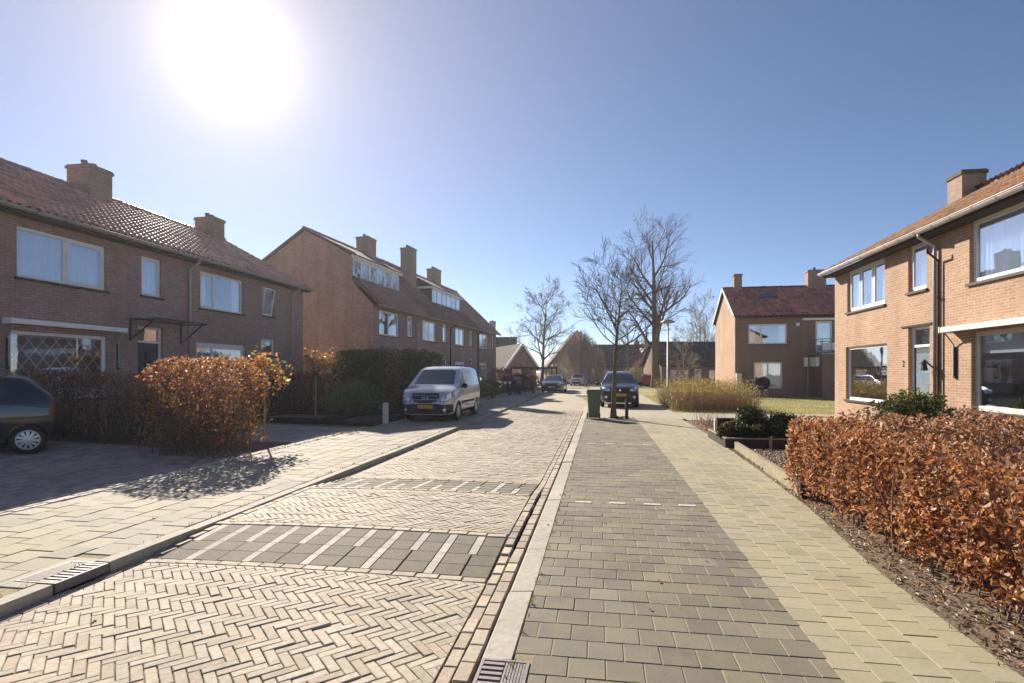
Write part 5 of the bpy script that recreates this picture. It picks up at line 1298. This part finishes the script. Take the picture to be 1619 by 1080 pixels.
# ---- beech hedge on the right: one leg along the path, one leg towards the house
hd = thing('beech_hedge', 'orange brown leafy hedge beside the right footpath', 'hedge', (0, 0, 0))
Pa = box_points(28000, (2.62, 2.9, .10), (3.42, 8.35, .98), .09, (1.9, .5, .3, 1, .75, 0), .06, 1.0)
Pa = Pa[rng.random(len(Pa)) < np.where(Pa[:, 2] > .8, np.where(Pa[:, 1] < 6.2, .5, .85), 1.0)]
low = (Pa[:, 2] < .28) & (rng.random(len(Pa)) < .45); Pa = Pa[~low]
leaves('foliage', Pa, .049, palette(len(Pa), BEECH, .16), hd, nsingle=300)
Pb = box_points(9000, (3.42, 7.7, .1), (7.9, 8.5, 1.03), .1, (1, 1, 1.6, .7, 1, 0), .07, 4.0)
leaves('back_foliage', Pb, .06, palette(len(Pb), BEECH[2:6]+BEECH_DARK, .15), hd)
twigs('stems', up_stems((2.66, 2.9, 0), (3.38, 8.3, 1.0), 260, .009)+up_stems((3.4, 7.8, 0), (7.9, 8.4, 1.04), 110, .008)+up_stems((2.6, 3.0, .3), (3.5, 7.6, 1.15), 520, .004, lean=.5), M['twig_red'], hd)
# leaf litter on the bare strip and in the gravel bed
n = 2600; lx = np.where(rng.random(n) < .55, rng.uniform(2.3, 2.75, n), rng.uniform(2.7, 4.4, n)); ly = np.where(lx < 2.76, rng.uniform(2.6, 9, n), rng.uniform(7.9, 12.3, n))
ok = lx > walk_edge(ly)+.02; P = np.stack([lx, ly, rng.uniform(-.005, .015, n)], 1)[ok]; n = len(P)
lt = scatter('leaf_litter', LEAF_V, LEAF_F, rotz(rng.uniform(0, 6.3, n))@rotx(rng.normal(0, .5, n)), P, palette(n, [(.25,.17,.1), (.32,.22,.14), (.2,.12,.07), (.38,.28,.18)], .15), M['leaf'], None, rng.uniform(.025, .06, n))
tag(lt, 'dry brown leaves lying on the soil strip under the beech hedge', 'leaf litter', kind='stuff')
n = 5200; P = np.stack([rng.uniform(2.72, 4.9, n), rng.uniform(8.5, 12.4, n), rng.uniform(-.01, .012, n)], 1)
pv = [(-.5,-.4,0), (.5,-.45,0), (.4,.5,0), (-.45,.4,0), (-.2,-.15,.4), (.25,-.2,.42), (.2,.2,.38), (-.2,.2,.4)]
gr = scatter('bark_chips', pv, [(4,5,6,7), (0,1,5,4), (1,2,6,5), (2,3,7,6), (3,0,4,7)], rotz(rng.uniform(0, 6.3, n)), P, palette(n, [(.3,.2,.13), (.36,.26,.18), (.24,.15,.1), (.42,.32,.23)], .12), M['kerb'], None, rng.uniform(.02, .05, n))
tag(gr, 'brown bark chips covering the bed between board edging and hedge', 'bark chips', kind='stuff')

n = 130; k = .45+.55*rng.random(n); fx = np.where(k < .45, rng.normal(2.1, .35, n), np.where(k < .8, rng.normal(-6.9, .8, n), rng.uniform(-4, 1.2, n))); fy = np.where(k < .45, rng.uniform(3, 12, n), np.where(k < .8, rng.normal(8.6, 1.0, n), rng.uniform(3, 16, n)))
fz = np.where(fx < -4.2, .035, np.where(fx < -.8, zr(fx, fy)+.004, .005)); 
fl_ = scatter('fallen_leaves', LEAF_V, LEAF_F, rotz(rng.uniform(0, 6.3, n))@rotx(rng.normal(0, .25, n)), np.stack([fx, fy, fz], 1), palette(n, BEECH_DARK+[(.34,.22,.13)], .15), M['leaf'], None, rng.uniform(.03, .055, n))
tag(fl_, 'scattered brown leaves on the pavement and road', 'leaves', kind='stuff')
# ---- hedges left
hb = thing('beech_hedge', 'bushy orange hedge end casting a shadow on the left footpath', 'hedge', (0, 0, 0))
c0 = np.array([-7.75, 9.75, 0.05])
P = box_points(11000, (-8.7, 9.05, .3), (-6.6, 10.35, 1.92), .12, (1, 1, 1.2, 1.2, 1.2, .2), .1, 2.0)
r2 = ((P[:, 0]+7.65)/1.15)**2+((P[:, 1]-9.7)/1.0)**2; ok_ = (r2 < 1.15) & (P[:, 2] < 2.0-.42*np.clip(r2, 0, 2)**1.5); r2 = r2[ok_]; P = P[ok_]; P = P[rng.random(len(P)) < np.interp(P[:, 2], [.2, .8, 1.1], [.12, .55, 1])]
leaves('foliage', P, .055, palette(len(P), BEECH+[(.5,.24,.08), (.3,.16,.06)], .16), hb, nsingle=150)
twigs('stems', up_stems((-8.5, 9.2, .05), (-6.85, 10.2, 1.85), 150, .011, lean=.14)+up_stems((-8.6, 9.1, .2), (-6.75, 10.3, 1.6), 300, .004, lean=.45), M['twig_red'], hb)
hc = thing('beech_hedge', 'dark thin hedge in the shade behind the black hatchback', 'hedge', (0, 0, 0))
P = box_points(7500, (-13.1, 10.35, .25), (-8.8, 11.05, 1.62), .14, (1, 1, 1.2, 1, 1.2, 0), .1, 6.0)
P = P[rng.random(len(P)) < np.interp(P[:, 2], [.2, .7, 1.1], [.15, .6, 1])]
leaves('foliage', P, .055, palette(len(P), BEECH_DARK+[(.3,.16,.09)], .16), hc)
twigs('stems', up_stems((-13.0, 10.4, .12), (-8.8, 11.0, 1.6), 330, .012, lean=.18), M['twig'], hc)
he = thing('bare_hedge', 'dark reddish hedge in the shade behind the small tree in the black edged bed', 'hedge', (0, 0, 0))
P = box_points(10000, (-13.0, 18.4, .2), (-9.9, 19.4, 1.6), .15, lump=.1, seed=8.0)
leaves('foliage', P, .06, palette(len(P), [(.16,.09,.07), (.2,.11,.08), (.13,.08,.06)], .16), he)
twigs('stems', up_stems((-13.0, 18.5, .15), (-9.9, 19.3, 1.85), 220, .011, lean=.15), M['twig'], he)
hg = thing('evergreen_hedge', 'tall rounded dark green hedge left of the silver van', 'hedge', (0, 0, 0))
P = box_points(30000, (-10.1, 19.6, .1), (-6.75, 23.6, 2.45), .16, lump=.16, seed=9.0)
e_ = (np.abs(P[:, 0]+8.4)/1.75)**4+(np.abs(P[:, 2]-1.1)/1.45)**4; P = P[e_ < 1.15]
f = np.exp(-((P[:, 0]+7.6)/.5)**2)*.55
leaves('foliage', P, .085, mix_cols(P, DGREEN+[(.05,.058,.02)], BEECH_DARK, f), hg, 'leaf_green')
twigs('stems', up_stems((-9.9, 19.8, .1), (-7.0, 23.4, 2.2), 80, .02), M['twig'], hg)
def bush(name, label, c, r, n, size, cols, mat='leaf_green', group=None, stems=14, lump=.2, low=-.6, cat='shrub', shell=.3, smat='twig'):
    b = thing(name, label, cat, (c[0], c[1], c[2]), 0, group)
    P = ell_points(n, (0, 0, r[2]*.95), r, lump, random.uniform(0, 50), shell, low); P = P[P[:, 2] > .01]
    leaves('foliage', P, size, palette(len(P), cols, .15), b, mat)
    S = []
    for k in range(stems):
        a = random.uniform(0, 6.3); q = Vector((math.cos(a)*r[0]*random.uniform(.2, .75), math.sin(a)*r[1]*random.uniform(.2, .75), r[2]*random.uniform(1.1, 1.8)))
        S.append(([Vector((q.x*.15, q.y*.15, -.02)), q*.5+Vector((0, 0, .05)), q], [.018, .011, .004]))
    if S: twigs('stems', S, M[smat], b)
    return b
bush('shrub', 'loose green shrub in front of the tall hedge beside the white post', (-8.35, 17.9, .08), (1.15, .9, .62), 4200, .06, [(.12,.17,.06), (.16,.2,.08), (.09,.13,.045), (.2,.23,.11)], lump=.25)
bush('shrub', 'glossy green shrub under the wall by the glazed front door', (6.75, 13.2, 0), (.85, .7, .62), 3600, .075, [(.11,.14,.03), (.15,.18,.04), (.07,.1,.025), (.2,.2,.06)], lump=.22)
bush('shrub', 'dark reddish low shrub beside the downpipe of the orange house', (7.0, 11.6, 0), (.6, .6, .5), 1500, .05, BEECH_DARK+[(.2,.06,.05)], 'leaf')
# evergreen mounds in the timber edged bed
EV = [(.028,.04,.014), (.04,.052,.018), (.055,.062,.022), (.02,.03,.012)]; GOLD = [(.16,.13,.03), (.13,.11,.035), (.2,.15,.05)]
for i, (x, y, rr, hh, cl, lb) in enumerate(((2.82, 13.0, .2, .18, EV+GOLD, 'leftmost clipped evergreen ball at the front of the timber bed'), (3.12, 12.92, .21, .19, EV, 'second clipped evergreen ball from the left in the timber bed'), (3.46, 12.95, .22, .19, EV+GOLD[:1], 'third clipped evergreen ball from the left in the timber bed'),
        (3.85, 12.98, .26, .22, EV, 'rightmost clipped evergreen ball at the front of the timber bed'), (3.5, 13.6, .4, .36, EV, 'taller dark evergreen mound in the middle of the timber bed'), (4.15, 13.5, .38, .3, EV, 'dark evergreen mound at the hedge end of the timber bed'), (3.05, 13.55, .22, .2, GOLD, 'golden leaved mound beside the black number box'))):
    bush('evergreen_mound', lb, (x, y, .1), (rr, rr, hh), 5200 if rr > .3 else 2600, .042, cl, lump=.3 if rr > .3 else .12, stems=3, shell=.35, group='evergreens in the timber bed')
# yellow twiggy shrubs
ys_ = thing('twiggy_shrubbery', 'mass of yellowish twiggy shrubs beside the lawn and lamp post', 'shrub', (0, 0, 0))
S = []
def in_yellow(x, y): return 2.95 < x < 6.6 and 23.6 < y < 29.5
for _ in range(1900):
    x, y = random.uniform(3.0, 6.5), random.uniform(23.7, 29.3); H = random.uniform(.7, 1.35)*(1.0 if y > 24.3 else .75)
    l_ = .28; p = Vector((x, y, 0)); d = Vector((random.gauss(0, l_), random.gauss(0, l_), 1)).normalized(); pts = [p.copy()]
    for k in range(3): d = (d+Vector((random.gauss(0, .16), random.gauss(0, .16), .05))).normalized(); p = p+d*H/3; pts.append(p.copy())
    S.append((pts, [.009, .007, .005, .003]))
twigs('stems', S, M['twig_straw'] if 'twig_straw' in M else M['bark_pale'], ys_, 3)
tip = np.array([tuple(Vector(s[0][random.choice((1, 2, 3))])+Vector((random.gauss(0, .07), random.gauss(0, .07), random.gauss(0, .08)))) for s in S for _ in range(11)])
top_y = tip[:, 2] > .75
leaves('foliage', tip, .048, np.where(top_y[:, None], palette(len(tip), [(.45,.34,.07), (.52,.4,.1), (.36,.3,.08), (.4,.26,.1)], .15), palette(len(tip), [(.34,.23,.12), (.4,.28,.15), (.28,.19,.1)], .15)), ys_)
# straggly dead perennials at the path edge
dp_ = thing('dead_perennials', 'thin dead stalks at the edge of the path by the evergreen bed', 'plant', (0, 0, 0))
twigs('stems', up_stems((2.95, 14.8, 0), (3.6, 18.6, .55), 90, .005, lean=.35)+up_stems((3.6, 15, 0), (7.6, 18.8, .5), 60, .004, lean=.3), M['twig_red'], dp_, 3)
P = np.stack([rng.uniform(2.9, 3.5, 300), rng.uniform(14.8, 18.8, 300), rng.exponential(.05, 300)], 1); leaves('dead_leaves', P, .05, palette(300, BEECH_DARK+[(.3,.2,.12)], .15), dp_)
# two small standard trees with orange and green young leaves
def standard(label, x, y, z, hs, r, n, cols):
    t = thing('standard_tree', label, 'tree', (x, y, z), 0, 'small orange leaved trees in the left front garden')
    m = MB(); m.tube([(0, 0, 0), (.01, 0, hs*.5), (0, .01, hs)], [.028, .024, .02], 8); m.build('trunk', M['bark_pale'], t, True)
    S = []
    for k in range(26):
        v = Vector((random.gauss(0, 1), random.gauss(0, 1), random.uniform(-.2, 1.3))).normalized()*r*random.uniform(.6, 1.0); S.append(([Vector((0, 0, hs-.08)), Vector((v.x*.4, v.y*.4, hs+.1+v.z*.3)), Vector((v.x, v.y, hs+.15+v.z*.85))], [.012, .008, .003]))
    twigs('branches', S, M['twig'], t)
    tips = np.array([tuple(s[0][2]) for s in S]); P = tips[rng.integers(0, len(tips), n)]+rng.normal(0, r*.2, (n, 3)); leaves('crown', P, .085, palette(n, cols, .15), t)
OG = [(.5,.2,.05), (.45,.3,.07), (.55,.26,.08), (.28,.25,.06), (.4,.12,.04), (.2,.2,.05)]
standard('small tree with pale stem and orange leaves in the black edged bed', -9.25, 16.9, .12, 1.5, .66, 760, OG)
pq = at(418, 600, 12.6); standard('small orange and green leaved tree behind the bushy orange hedge end', pq.x, pq.y, .12, 1.3, .55, 560, OG+[(.3,.28,.07)])
# far shrubs
for (u, v, d, r, cl, mt, lb, n) in ((779, 628, 34, (.75, 1.1, .55), DGREEN, 'leaf_green', 'low clipped dark hedge block right behind the silver van', 2600), (806, 622, 38, (.7, .7, .42), [(.1,.085,.08), (.13,.11,.1), (.08,.075,.06)], 'leaf', 'left grey heather mound along the left footpath', 1500),
        (822, 620, 40, (.75, .7, .45), [(.12,.1,.095), (.15,.12,.11), (.09,.08,.07)], 'leaf', 'right grey heather mound along the left footpath', 1500), (843, 622, 42, (.6, .6, .8), [(.3,.13,.06), (.38,.18,.08), (.2,.1,.05)], 'leaf', 'rusty orange shrub left of the dark blue car', 1500),
        (884, 604, 62, (1.5, 1.2, 1.3), [(.2,.2,.07), (.26,.24,.1), (.14,.16,.05)], 'leaf_green', 'yellow green shrub between the dark blue car and the white car', 1800), (908, 602, 74, (1.4, 1.0, .8), [(.3,.18,.08), (.36,.24,.1)], 'leaf', 'orange brown shrub behind the white car', 900),
        (1003, 604, 70, (1.6, 1.3, 1.2), [(.25,.24,.07), (.2,.2,.06), (.3,.28,.1)], 'leaf_green', 'yellow green shrub at the foot of the slim green tree', 1500), (1016, 604, 78, (1.8, 1.2, 1.9), [(.24,.09,.07), (.3,.13,.08), (.18,.08,.06)], 'leaf', 'reddish bare shrub left of the red car', 1500),
        (1027, 598, 74, (1.2, 1.0, .8), DGREEN, 'leaf_green', 'dark round bush left of the big tree trunk', 1300), (1082, 604, 50, (1.2, 1.0, .75), DGREEN, 'leaf_green', 'dark round bush in front of the bungalow', 1300), (795, 605, 44, (1.3, 1.0, 1.1), [(.1,.075,.05), (.14,.1,.06), (.08,.075,.035)], 'leaf', 'brown ragged shrub at the corner of the long terrace', 2000),
        (752, 640, 27, (.8, 1.5, .75), DGREEN, 'leaf_green', 'dark shrub partly hidden behind the silver van', 1800)):
    g_ = at(u, 588+870*1.65/d, d); bush('shrub', lb, (g_.x, g_.y, 0), r, n, .075*max(1, d/45), cl, mt)

# ---- bare trees
def grow(rmin, H, r0, spec, seed):
    rnd = random.Random(seed); out_ = {k: [] for k in range(6)}
    def br(p, d, L, r, lv):
        sp = spec[lv]; n = sp['n']; pts = [p.copy()]; rad = [r]; dirs = [d.copy()]
        for i in range(n):
            d = (d+Vector((rnd.gauss(0, sp['wob']), rnd.gauss(0, sp['wob']), rnd.gauss(0, sp['wob']*.6)+sp['up']))).normalized(); p = p+d*L/n; pts.append(p.copy()); dirs.append(d.copy()); rad.append(max(r*(1-sp['tap']*(i+1)/n), rmin))
        out_[lv].append((pts, rad))
        if lv+1 < len(spec):
            k = sp['kids']; k = max(1, int(round(k*rnd.uniform(.75, 1.25))))
            for j in range(k):
                t = sp['t0']+(1-sp['t0'])*(j+rnd.random())/k; f = t*n; i = min(int(f), n-1); q = pts[i].lerp(pts[i+1], f-i); dd = dirs[i+1]
                a = R(rnd.uniform(*sp['ang'])); az = rnd.uniform(0, 6.283) if lv else (j*2.4+rnd.uniform(-.5, .5))
                u = dd.cross(Vector((0, 0, 1)) if abs(dd.z) < .95 else Vector((1, 0, 0))).normalized(); v = dd.cross(u); nd = (dd*math.cos(a)+(u*math.cos(az)+v*math.sin(az))*math.sin(a)).normalized()
                ln = L*rnd.uniform(*sp['len'])*(1-sp['fall']*t); rr = max(rmin, rad[i]*rnd.uniform(.42, .68)); br(q, nd, ln, rr, lv+1)
    br(Vector((0, 0, -.05)), Vector((0, 0, 1)), H, r0, 0); return out_
def tree(name, label, x, y, z, H, r0, spec, seed, barkm='bark', twm='twig', sides=(10, 7, 4, 3, 3), lean=None):
    t = thing(name, label, 'tree', (x, y, z), random.Random(seed).uniform(0, 6)); g = grow(max(.004, math.hypot(x, y)*.00012), H, r0, spec, seed)
    m = MB()
    for pts, rad in g[0]:
        rad = [q*(1.35 if i == 0 else 1) for i, q in enumerate(rad)]; m.tube(pts, rad, sides[0], cap=False)
    m.build('trunk', M[barkm], t, True); m = MB()
    for pts, rad in g[1]: m.tube(pts, rad, sides[1], cap=False)
    m.build('limbs', M[barkm], t, True); m = MB()
    for lv in (2, 3, 4):
        for pts, rad in g[lv]: m.tube(pts, rad, sides[lv], cap=False)
    m.build('crown', M[twm], t, True); return t
def spec(l1, k=(8, 7, 8, 6), up=.06, ang=(30, 55), t0=.35, tap0=.85, l2=.62, wob=.09, kl=(.55, .8)):
    return [dict(n=10, wob=.022, up=.06, tap=tap0, kids=k[0], t0=t0, ang=ang, len=(l1*.8, l1*1.15), fall=.45), dict(n=8, wob=wob, up=up, tap=.8, kids=k[1], t0=.22, ang=(28, 58), len=(l2*.75, l2*1.15), fall=.45),
            dict(n=5, wob=wob*.8, up=up*.9, tap=.75, kids=k[2], t0=.2, ang=(22, 48), len=(.45, .7), fall=.35), dict(n=3, wob=.06, up=up*.8, tap=.7, kids=k[3], t0=.25, ang=(18, 42), len=(.45, .75), fall=.3), dict(n=2, wob=.05, up=.04, tap=.6, kids=0, t0=0, ang=(0, 1), len=(0, 0), fall=0)]
tree('bare_tree', 'slim bare tree standing on the pavement beside the green bin', .48, 19.72, 0, 4.6, .105, spec(.66, (12, 8, 6, 3), up=.06, ang=(46, 72), t0=.5, l2=.62, wob=.1), 5, 'bark_green')
b_ = at(1037, 612, 58); tree('bare_tree', 'tallest bare tree with forked trunk behind the yellow shrubs', b_.x, b_.y, 0, 15.6, .46, spec(.48, (17, 9, 6, 3), up=.06, ang=(30, 56), t0=.2, l2=.6), 21, 'bark_green')
b_ = at(857, 606, 78); tree('bare_tree', 'bare round crowned tree behind the dark blue car on the left', b_.x, b_.y, -.1, 11.9, .28, spec(.5, (17, 9, 6, 4), up=.045, ang=(38, 66), t0=.25, l2=.6), 34)
b_ = at(994, 610, 46); tree('bare_tree', 'small bare tree with yellow green trunk behind the dark blue SUV', b_.x, b_.y, 0, 5.4, .13, spec(.55, (9, 7, 6, 4), up=.05, ang=(38, 62), t0=.42), 42, 'bark_green')
b_ = at(1108, 604, 80); tree('bare_tree', 'hazy bare tree behind the black roofed bungalow', b_.x, b_.y, 0, 10.2, .2, spec(.5, (13, 8, 6, 4), up=.1, ang=(22, 46), t0=.2), 51, 'bark_pale', 'bark_pale')
b_ = at(1081, 612, 40); tree('bare_tree', 'thin pale stemmed young tree among the yellow shrubs', b_.x, b_.y, 0, 4.0, .06, spec(.45, (12, 7, 6, 3), up=.06, ang=(35, 60), t0=.3), 63, 'bark_pale', 'bark_pale')
b_ = at(826, 606, 48); tree('bare_tree', 'short gnarled garden tree left of the carport', b_.x, b_.y, 0, 1.9, .13, spec(.7, (7, 6, 5, 2), up=.05, ang=(50, 80), t0=.5, wob=.2), 74, 'bark')
# weeping tree
b_ = at(918, 606, 74); wt = thing('weeping_tree', 'big rounded weeping tree with brown hanging twigs in front of the steep brown roof', 'tree', (b_.x, b_.y, -.1))
m = MB(); m.tube([(0, 0, 0), (.1, 0, 2.5), (-.1, .1, 5), (0, 0, 7.3)], [.3, .24, .18, .06], 8); m.build('trunk', M['bark'], wt, True)
rw = random.Random(3); m = MB()
for _ in range(720):
    a = rw.uniform(0, 6.283); rr = 2.9*math.sqrt(rw.random())*(1+.22*math.sin(a*3+1)); z1 = 7.5*(1-(rr/3.4)**2*.5)*rw.uniform(.7, 1.03); z2 = max(.5, z1-rw.uniform(1.5, 5.5)); x, y = rr*math.cos(a), rr*math.sin(a)
    m.tube([(x*.55, y*.55, z1-.5), (x*.9, y*.9, z1), (x*1.06, y*1.06, z1-.6), (x*1.12+rw.gauss(0, .1), y*1.12+rw.gauss(0, .1), z2)], [.022, .02, .017, .01], 3, cap=False)
m.build('crown', M['twig_weep'], wt, True)

# ================================================================== street furniture and small things
# wheelie bin
wb = thing('wheelie_bin', 'green wheelie bin at the kerb beside the slim tree', 'bin', (-.2, 19.55, .0), R(4))
M['bin'] = pm('bin_green', (.09,.14,.075), rough=.45, var=.06, big=.05)
def prism(mb, z0, z1, a0, b0, a1, b1, y0=0, y1=0):
    v0 = [(-a0, -b0+y0, z0), (a0, -b0+y0, z0), (a0, b0+y0, z0), (-a0, b0+y0, z0)]; v1 = [(-a1, -b1+y1, z1), (a1, -b1+y1, z1), (a1, b1+y1, z1), (-a1, b1+y1, z1)]
    mb.face(v0[::-1]); mb.face(v1)
    for i in range(4): mb.face([v0[i], v0[(i+1) % 4], v1[(i+1) % 4], v1[i]])
m = MB(); prism(m, .05, .93, .18, .2, .235, .265); bo = m.build('body', M['bin'], wb); bv = bo.modifiers.new('bevel', 'BEVEL'); bv.width = .025; bv.segments = 3
m = MB(); prism(m, .90, .96, .255, .285, .255, .285); m.build('rim', M['bin'], wb)
m = MB(); prism(m, .962, 1.03, .262, .295, .235, .25, 0, 0); lo_ = m.build('lid', M['bin'], wb); bv = lo_.modifiers.new('bevel', 'BEVEL'); bv.width = .02; bv.segments = 3
m = MB(); m.tube([(-.2, .33, .95), (.2, .33, .95)], .016, 8); m.tube([(-.2, .28, .93), (-.2, .33, .95)], .014, 6); m.tube([(.2, .28, .93), (.2, .33, .95)], .014, 6); m.build('handle', M['bin'], wb)
for s in (-1, 1):
    m = MB(); m.lathe([(.001, s*.0), (.1, 0), (.1, .045), (.001, .045)], 20, 'x', (s*.215-.022, .2, .1)); m.build('wheel', M['rubber'], wb)
for (xx, yy_) in ((-.12, .0), (.0, .0), (.12, .0)):
    m = MB(); m.box(xx-.012, xx+.012, -.279, -.2, .3, .88); 
# timber tree stake and root guard
st = thing('timber_post', 'short dark timber post next to the slim tree', 'post', (.93, 19.55, 0)); m = MB(); m.tube([(0, 0, -.05), (.005, 0, .35), (0, 0, .68)], [.06, .058, .056], 10); m.build('shaft', M['darkwood'], st, True)
m = MB(); m.lathe([(.0, .012), (.05, .01), (.062, -.01), (.062, -.03)], 10, 'z', (0, 0, .69)); m.build('cap', M['darkwood'], st)
rs = thing('tree_pit', 'dark soil patch with low growth around the slim tree', 'planting', (.5, 19.7, .008)); m = MB(); m.lathe([(.42, 0), (.3, .012), (0, .02)], 16); m.build('soil', M['soil'], rs)
P = np.stack([rng.normal(.15, .22, 260), rng.normal(0, .1, 260), rng.uniform(0, .07, 260)], 1); leaves('low_growth', P, .05, palette(260, GREEN, .15), rs, 'leaf_green')
# lamp post
b_ = at(1056, 640, 27.0); lp = thing('street_lamp', 'grey street lamp with flat saucer head beside the yellow shrubs', 'street lamp', (b_.x, b_.y, 0))
m = MB(); m.tube([(0, 0, 0), (0, 0, 1.0), (0, 0, 1.02), (0, 0, 4.0)], [.075, .07, .05, .04], 12); m.build('pole', M['zinc'], lp, True)
m = MB(); m.lathe([(.05, 3.95), (.09, 4.02), (.14, 4.06)], 18); m.build('lamp_bowl', M['blind'], lp, True)
m = MB(); m.lathe([(.14, 4.055), (.36, 4.07), (.37, 4.09), (.2, 4.18), (.05, 4.25), (0, 4.26)], 24); m.build('lamp_hood', M['zinc'], lp, True)
# concrete post by the van
b_ = (-6.6, 16.35); cp = thing('concrete_post', 'short pale concrete post left of the silver van', 'post', (b_[0], b_[1], .03)); m = MB(); m.box(-.07, .07, -.07, .07, 0, .62); prism(m, .62, .66, .07, .07, .04, .04); o = m.build('shaft', M['cream'], cp)
# black bed edgings on the left
def edging(name, label, x0, x1, y0, y1, z, h, mat, t=.06, cat='bed edging', soil=True, inset=None):
    e = thing(name, label, cat, (0, 0, 0))
    for (a, b, c, d) in ((x0, x1, y0, y0+t), (x0, x1, y1-t, y1), (x0, x0+t, y0+t, y1-t), (x1-t, x1, y0+t, y1-t)):
        m = MB(); m.box(a, b, c, d, z, z+h); m.build('board', M[mat], e)
    if soil: m = MB(); m.box(x0+t, x1-t, y0+t, y1-t, z-.02, z+h-.05); m.build('soil_fill', M['soil'], e)
    return e
edging('bed_edging', 'black edging around the bed of the small pale stemmed tree', -10.6, -8.35, 15.5, 17.5, .06, .2, 'black')
edging('bed_edging', 'black edging of the low bed behind the bushy orange hedge end', -10.6, -9.0, 12.1, 13.3, .1, .26, 'black')
edging('bed_edging', 'dark edging around the green shrub beside the concrete post', -8.3, -6.75, 15.7, 19.3, .02, .14, 'darkwood')
# timber edging of evergreen bed, sleeper along footpath
tb = thing('timber_bed', 'dark plank edging around the evergreen mounds on the right', 'bed edging', (0, 0, 0))
for (a, b, c, d) in ((2.70, 3.62, 12.55, 12.61), (3.63, 4.75, 12.55, 12.61), (2.70, 2.76, 12.62, 14.5), (4.69, 4.75, 12.62, 14.5), (2.77, 4.68, 14.44, 14.5)):
    m = MB(); m.box(a, b, c, d, -.02, .19); o = m.build('plank', M['darkwood'], tb); m = MB(); m.box(a, b, c-.01, d+.01, .192, .215); m.build('cap_board', M['wood'], o)
m = MB(); m.box(3.59, 3.65, 12.5, 12.548, -.02, .2); m.build('stake', M['wood'], tb)
m = MB(); m.box(2.76, 4.69, 12.61, 14.44, -.02, .12); m.build('soil_fill', M['soil'], tb)
sb = thing('board_edging', 'pale mossy board edging between footpath and bark bed', 'bed edging', (0, 0, 0))
for i in range(3):
    ya, yb = 7.85+i*1.47, 7.85+(i+1)*1.47-.01; xa, xb = walk_edge(ya)+.12, walk_edge(yb)+.12
    m = MB(); m.bar((xa, ya, .075), (xb, yb, .075), .07, .19); m.build('board', M['wood'], sb)
m = MB(); m.box(2.6, 2.72, 7.72, 7.845, -.02, .2); m.build('end_post', M['darkwood'], sb)
# black number box in the bed
nb = thing('number_box', 'black box with white house number standing in the evergreen bed', 'number box', (3.0, 14.0, 0), R(-6)); m = MB(); m.box(-.17, .17, -.09, .09, .14, .5); m.build('case', M['black'], nb)
m = MB(); m.box(-.2, .2, -.11, .11, .505, .53); m.build('lid', M['black'], nb)
decimated_text('number', '7/2', .2, M['white'], nb, Matrix.Translation((.01, -.0935, .32))@Matrix.Rotation(R(90), 4, 'X')); m = MB(); m.box(-.24, -.18, -.09, .09, 0, .5); m.build('side_panel', M['cream'], nb)
# covered barbecue and folding chair frame by the dark house wall
bb = thing('barbecue', 'black covered barbecue standing against the brown brick wall', 'barbecue', (10.55, 38.1, 0)); m = MB(); m.lathe([(.3, .75), (.42, .8), (.44, 1.0), (.36, 1.2), (.15, 1.3), (0, 1.31)], 16); m.build('lid', M['plastic'], bb, True)
m = MB(); m.lathe([(.0, .5), (.3, .55), (.42, .79)], 16); m.build('bowl', M['black'], bb, True)
for k in range(4): a = R(45+90*k); m = MB(); m.bar((.42*math.cos(a), .42*math.sin(a), 0), (.25*math.cos(a), .25*math.sin(a), .62), .03, .03); m.build('leg', M['zinc'], bb)
m = MB(); m.box(-.7, -.42, -.2, .2, .78, .82); m.box(.42, .75, -.2, .2, .78, .82); m.build('side_shelf', M['black'], bb)
# small white marker posts left of the road in the distance
for (u, lb) in ((799, 'left white marker post in the far left garden'), (806, 'right white marker post in the far left garden')):
    g_ = at(u, 622, 40); w_ = thing('marker_post', lb, 'post', (g_.x, g_.y, 0), 0, 'white marker posts in the far garden'); m = MB(); m.box(-.03, .03, -.03, .03, 0, .95); m.build('shaft', M['white'], w_); m = MB(); m.box(-.1, .1, -.035, -.031, .78, .95); m.build('sign_plate', M['white'], w_)
# carport left
g_ = at(842, 606, 53); cpt = thing('carport', 'dark flat carport roof on posts over the black car', 'carport', (g_.x, g_.y, -.1), R(10))
m = MB(); m.box(-2.2, 2.2, -2.2, 3, 2.05, 2.2); m.build('roof', M['darkwood'], cpt)
for (x, y) in ((-2.1, -2.1), (2.1, -2.1), (-2.1, 2.9), (2.1, 2.9)): m = MB(); m.box(x-.06, x+.06, y-.06, y+.06, 0, 2.05); m.build('post', M['darkwood'], cpt)

# thin scattering volume added to veil the view and lift the shade
hz = MB(); hz.box(-70, 75, -25, 135, -1.2, 21); hzo = hz.build('haze', None, None, kind='stuff'); fix_normals(hzo.data)
hzm = bpy.data.materials.new('haze'); hzm.use_nodes = True; t_ = hzm.node_tree
for n_ in list(t_.nodes):
    if n_.type != 'OUTPUT_MATERIAL': t_.nodes.remove(n_)
pv_ = t_.nodes.new('ShaderNodeVolumePrincipled'); pv_.inputs['Color'].default_value = (.96, .96, 1, 1); pv_.inputs['Density'].default_value = .0005; pv_.inputs['Anisotropy'].default_value = .55
t_.links.new(pv_.outputs[0], [n_ for n_ in t_.nodes if n_.type == 'OUTPUT_MATERIAL'][0].inputs['Volume']); hzo.data.materials.append(hzm)
tag(hzo, 'added thin haze volume that lifts the shade in the street', 'haze', kind='stuff')
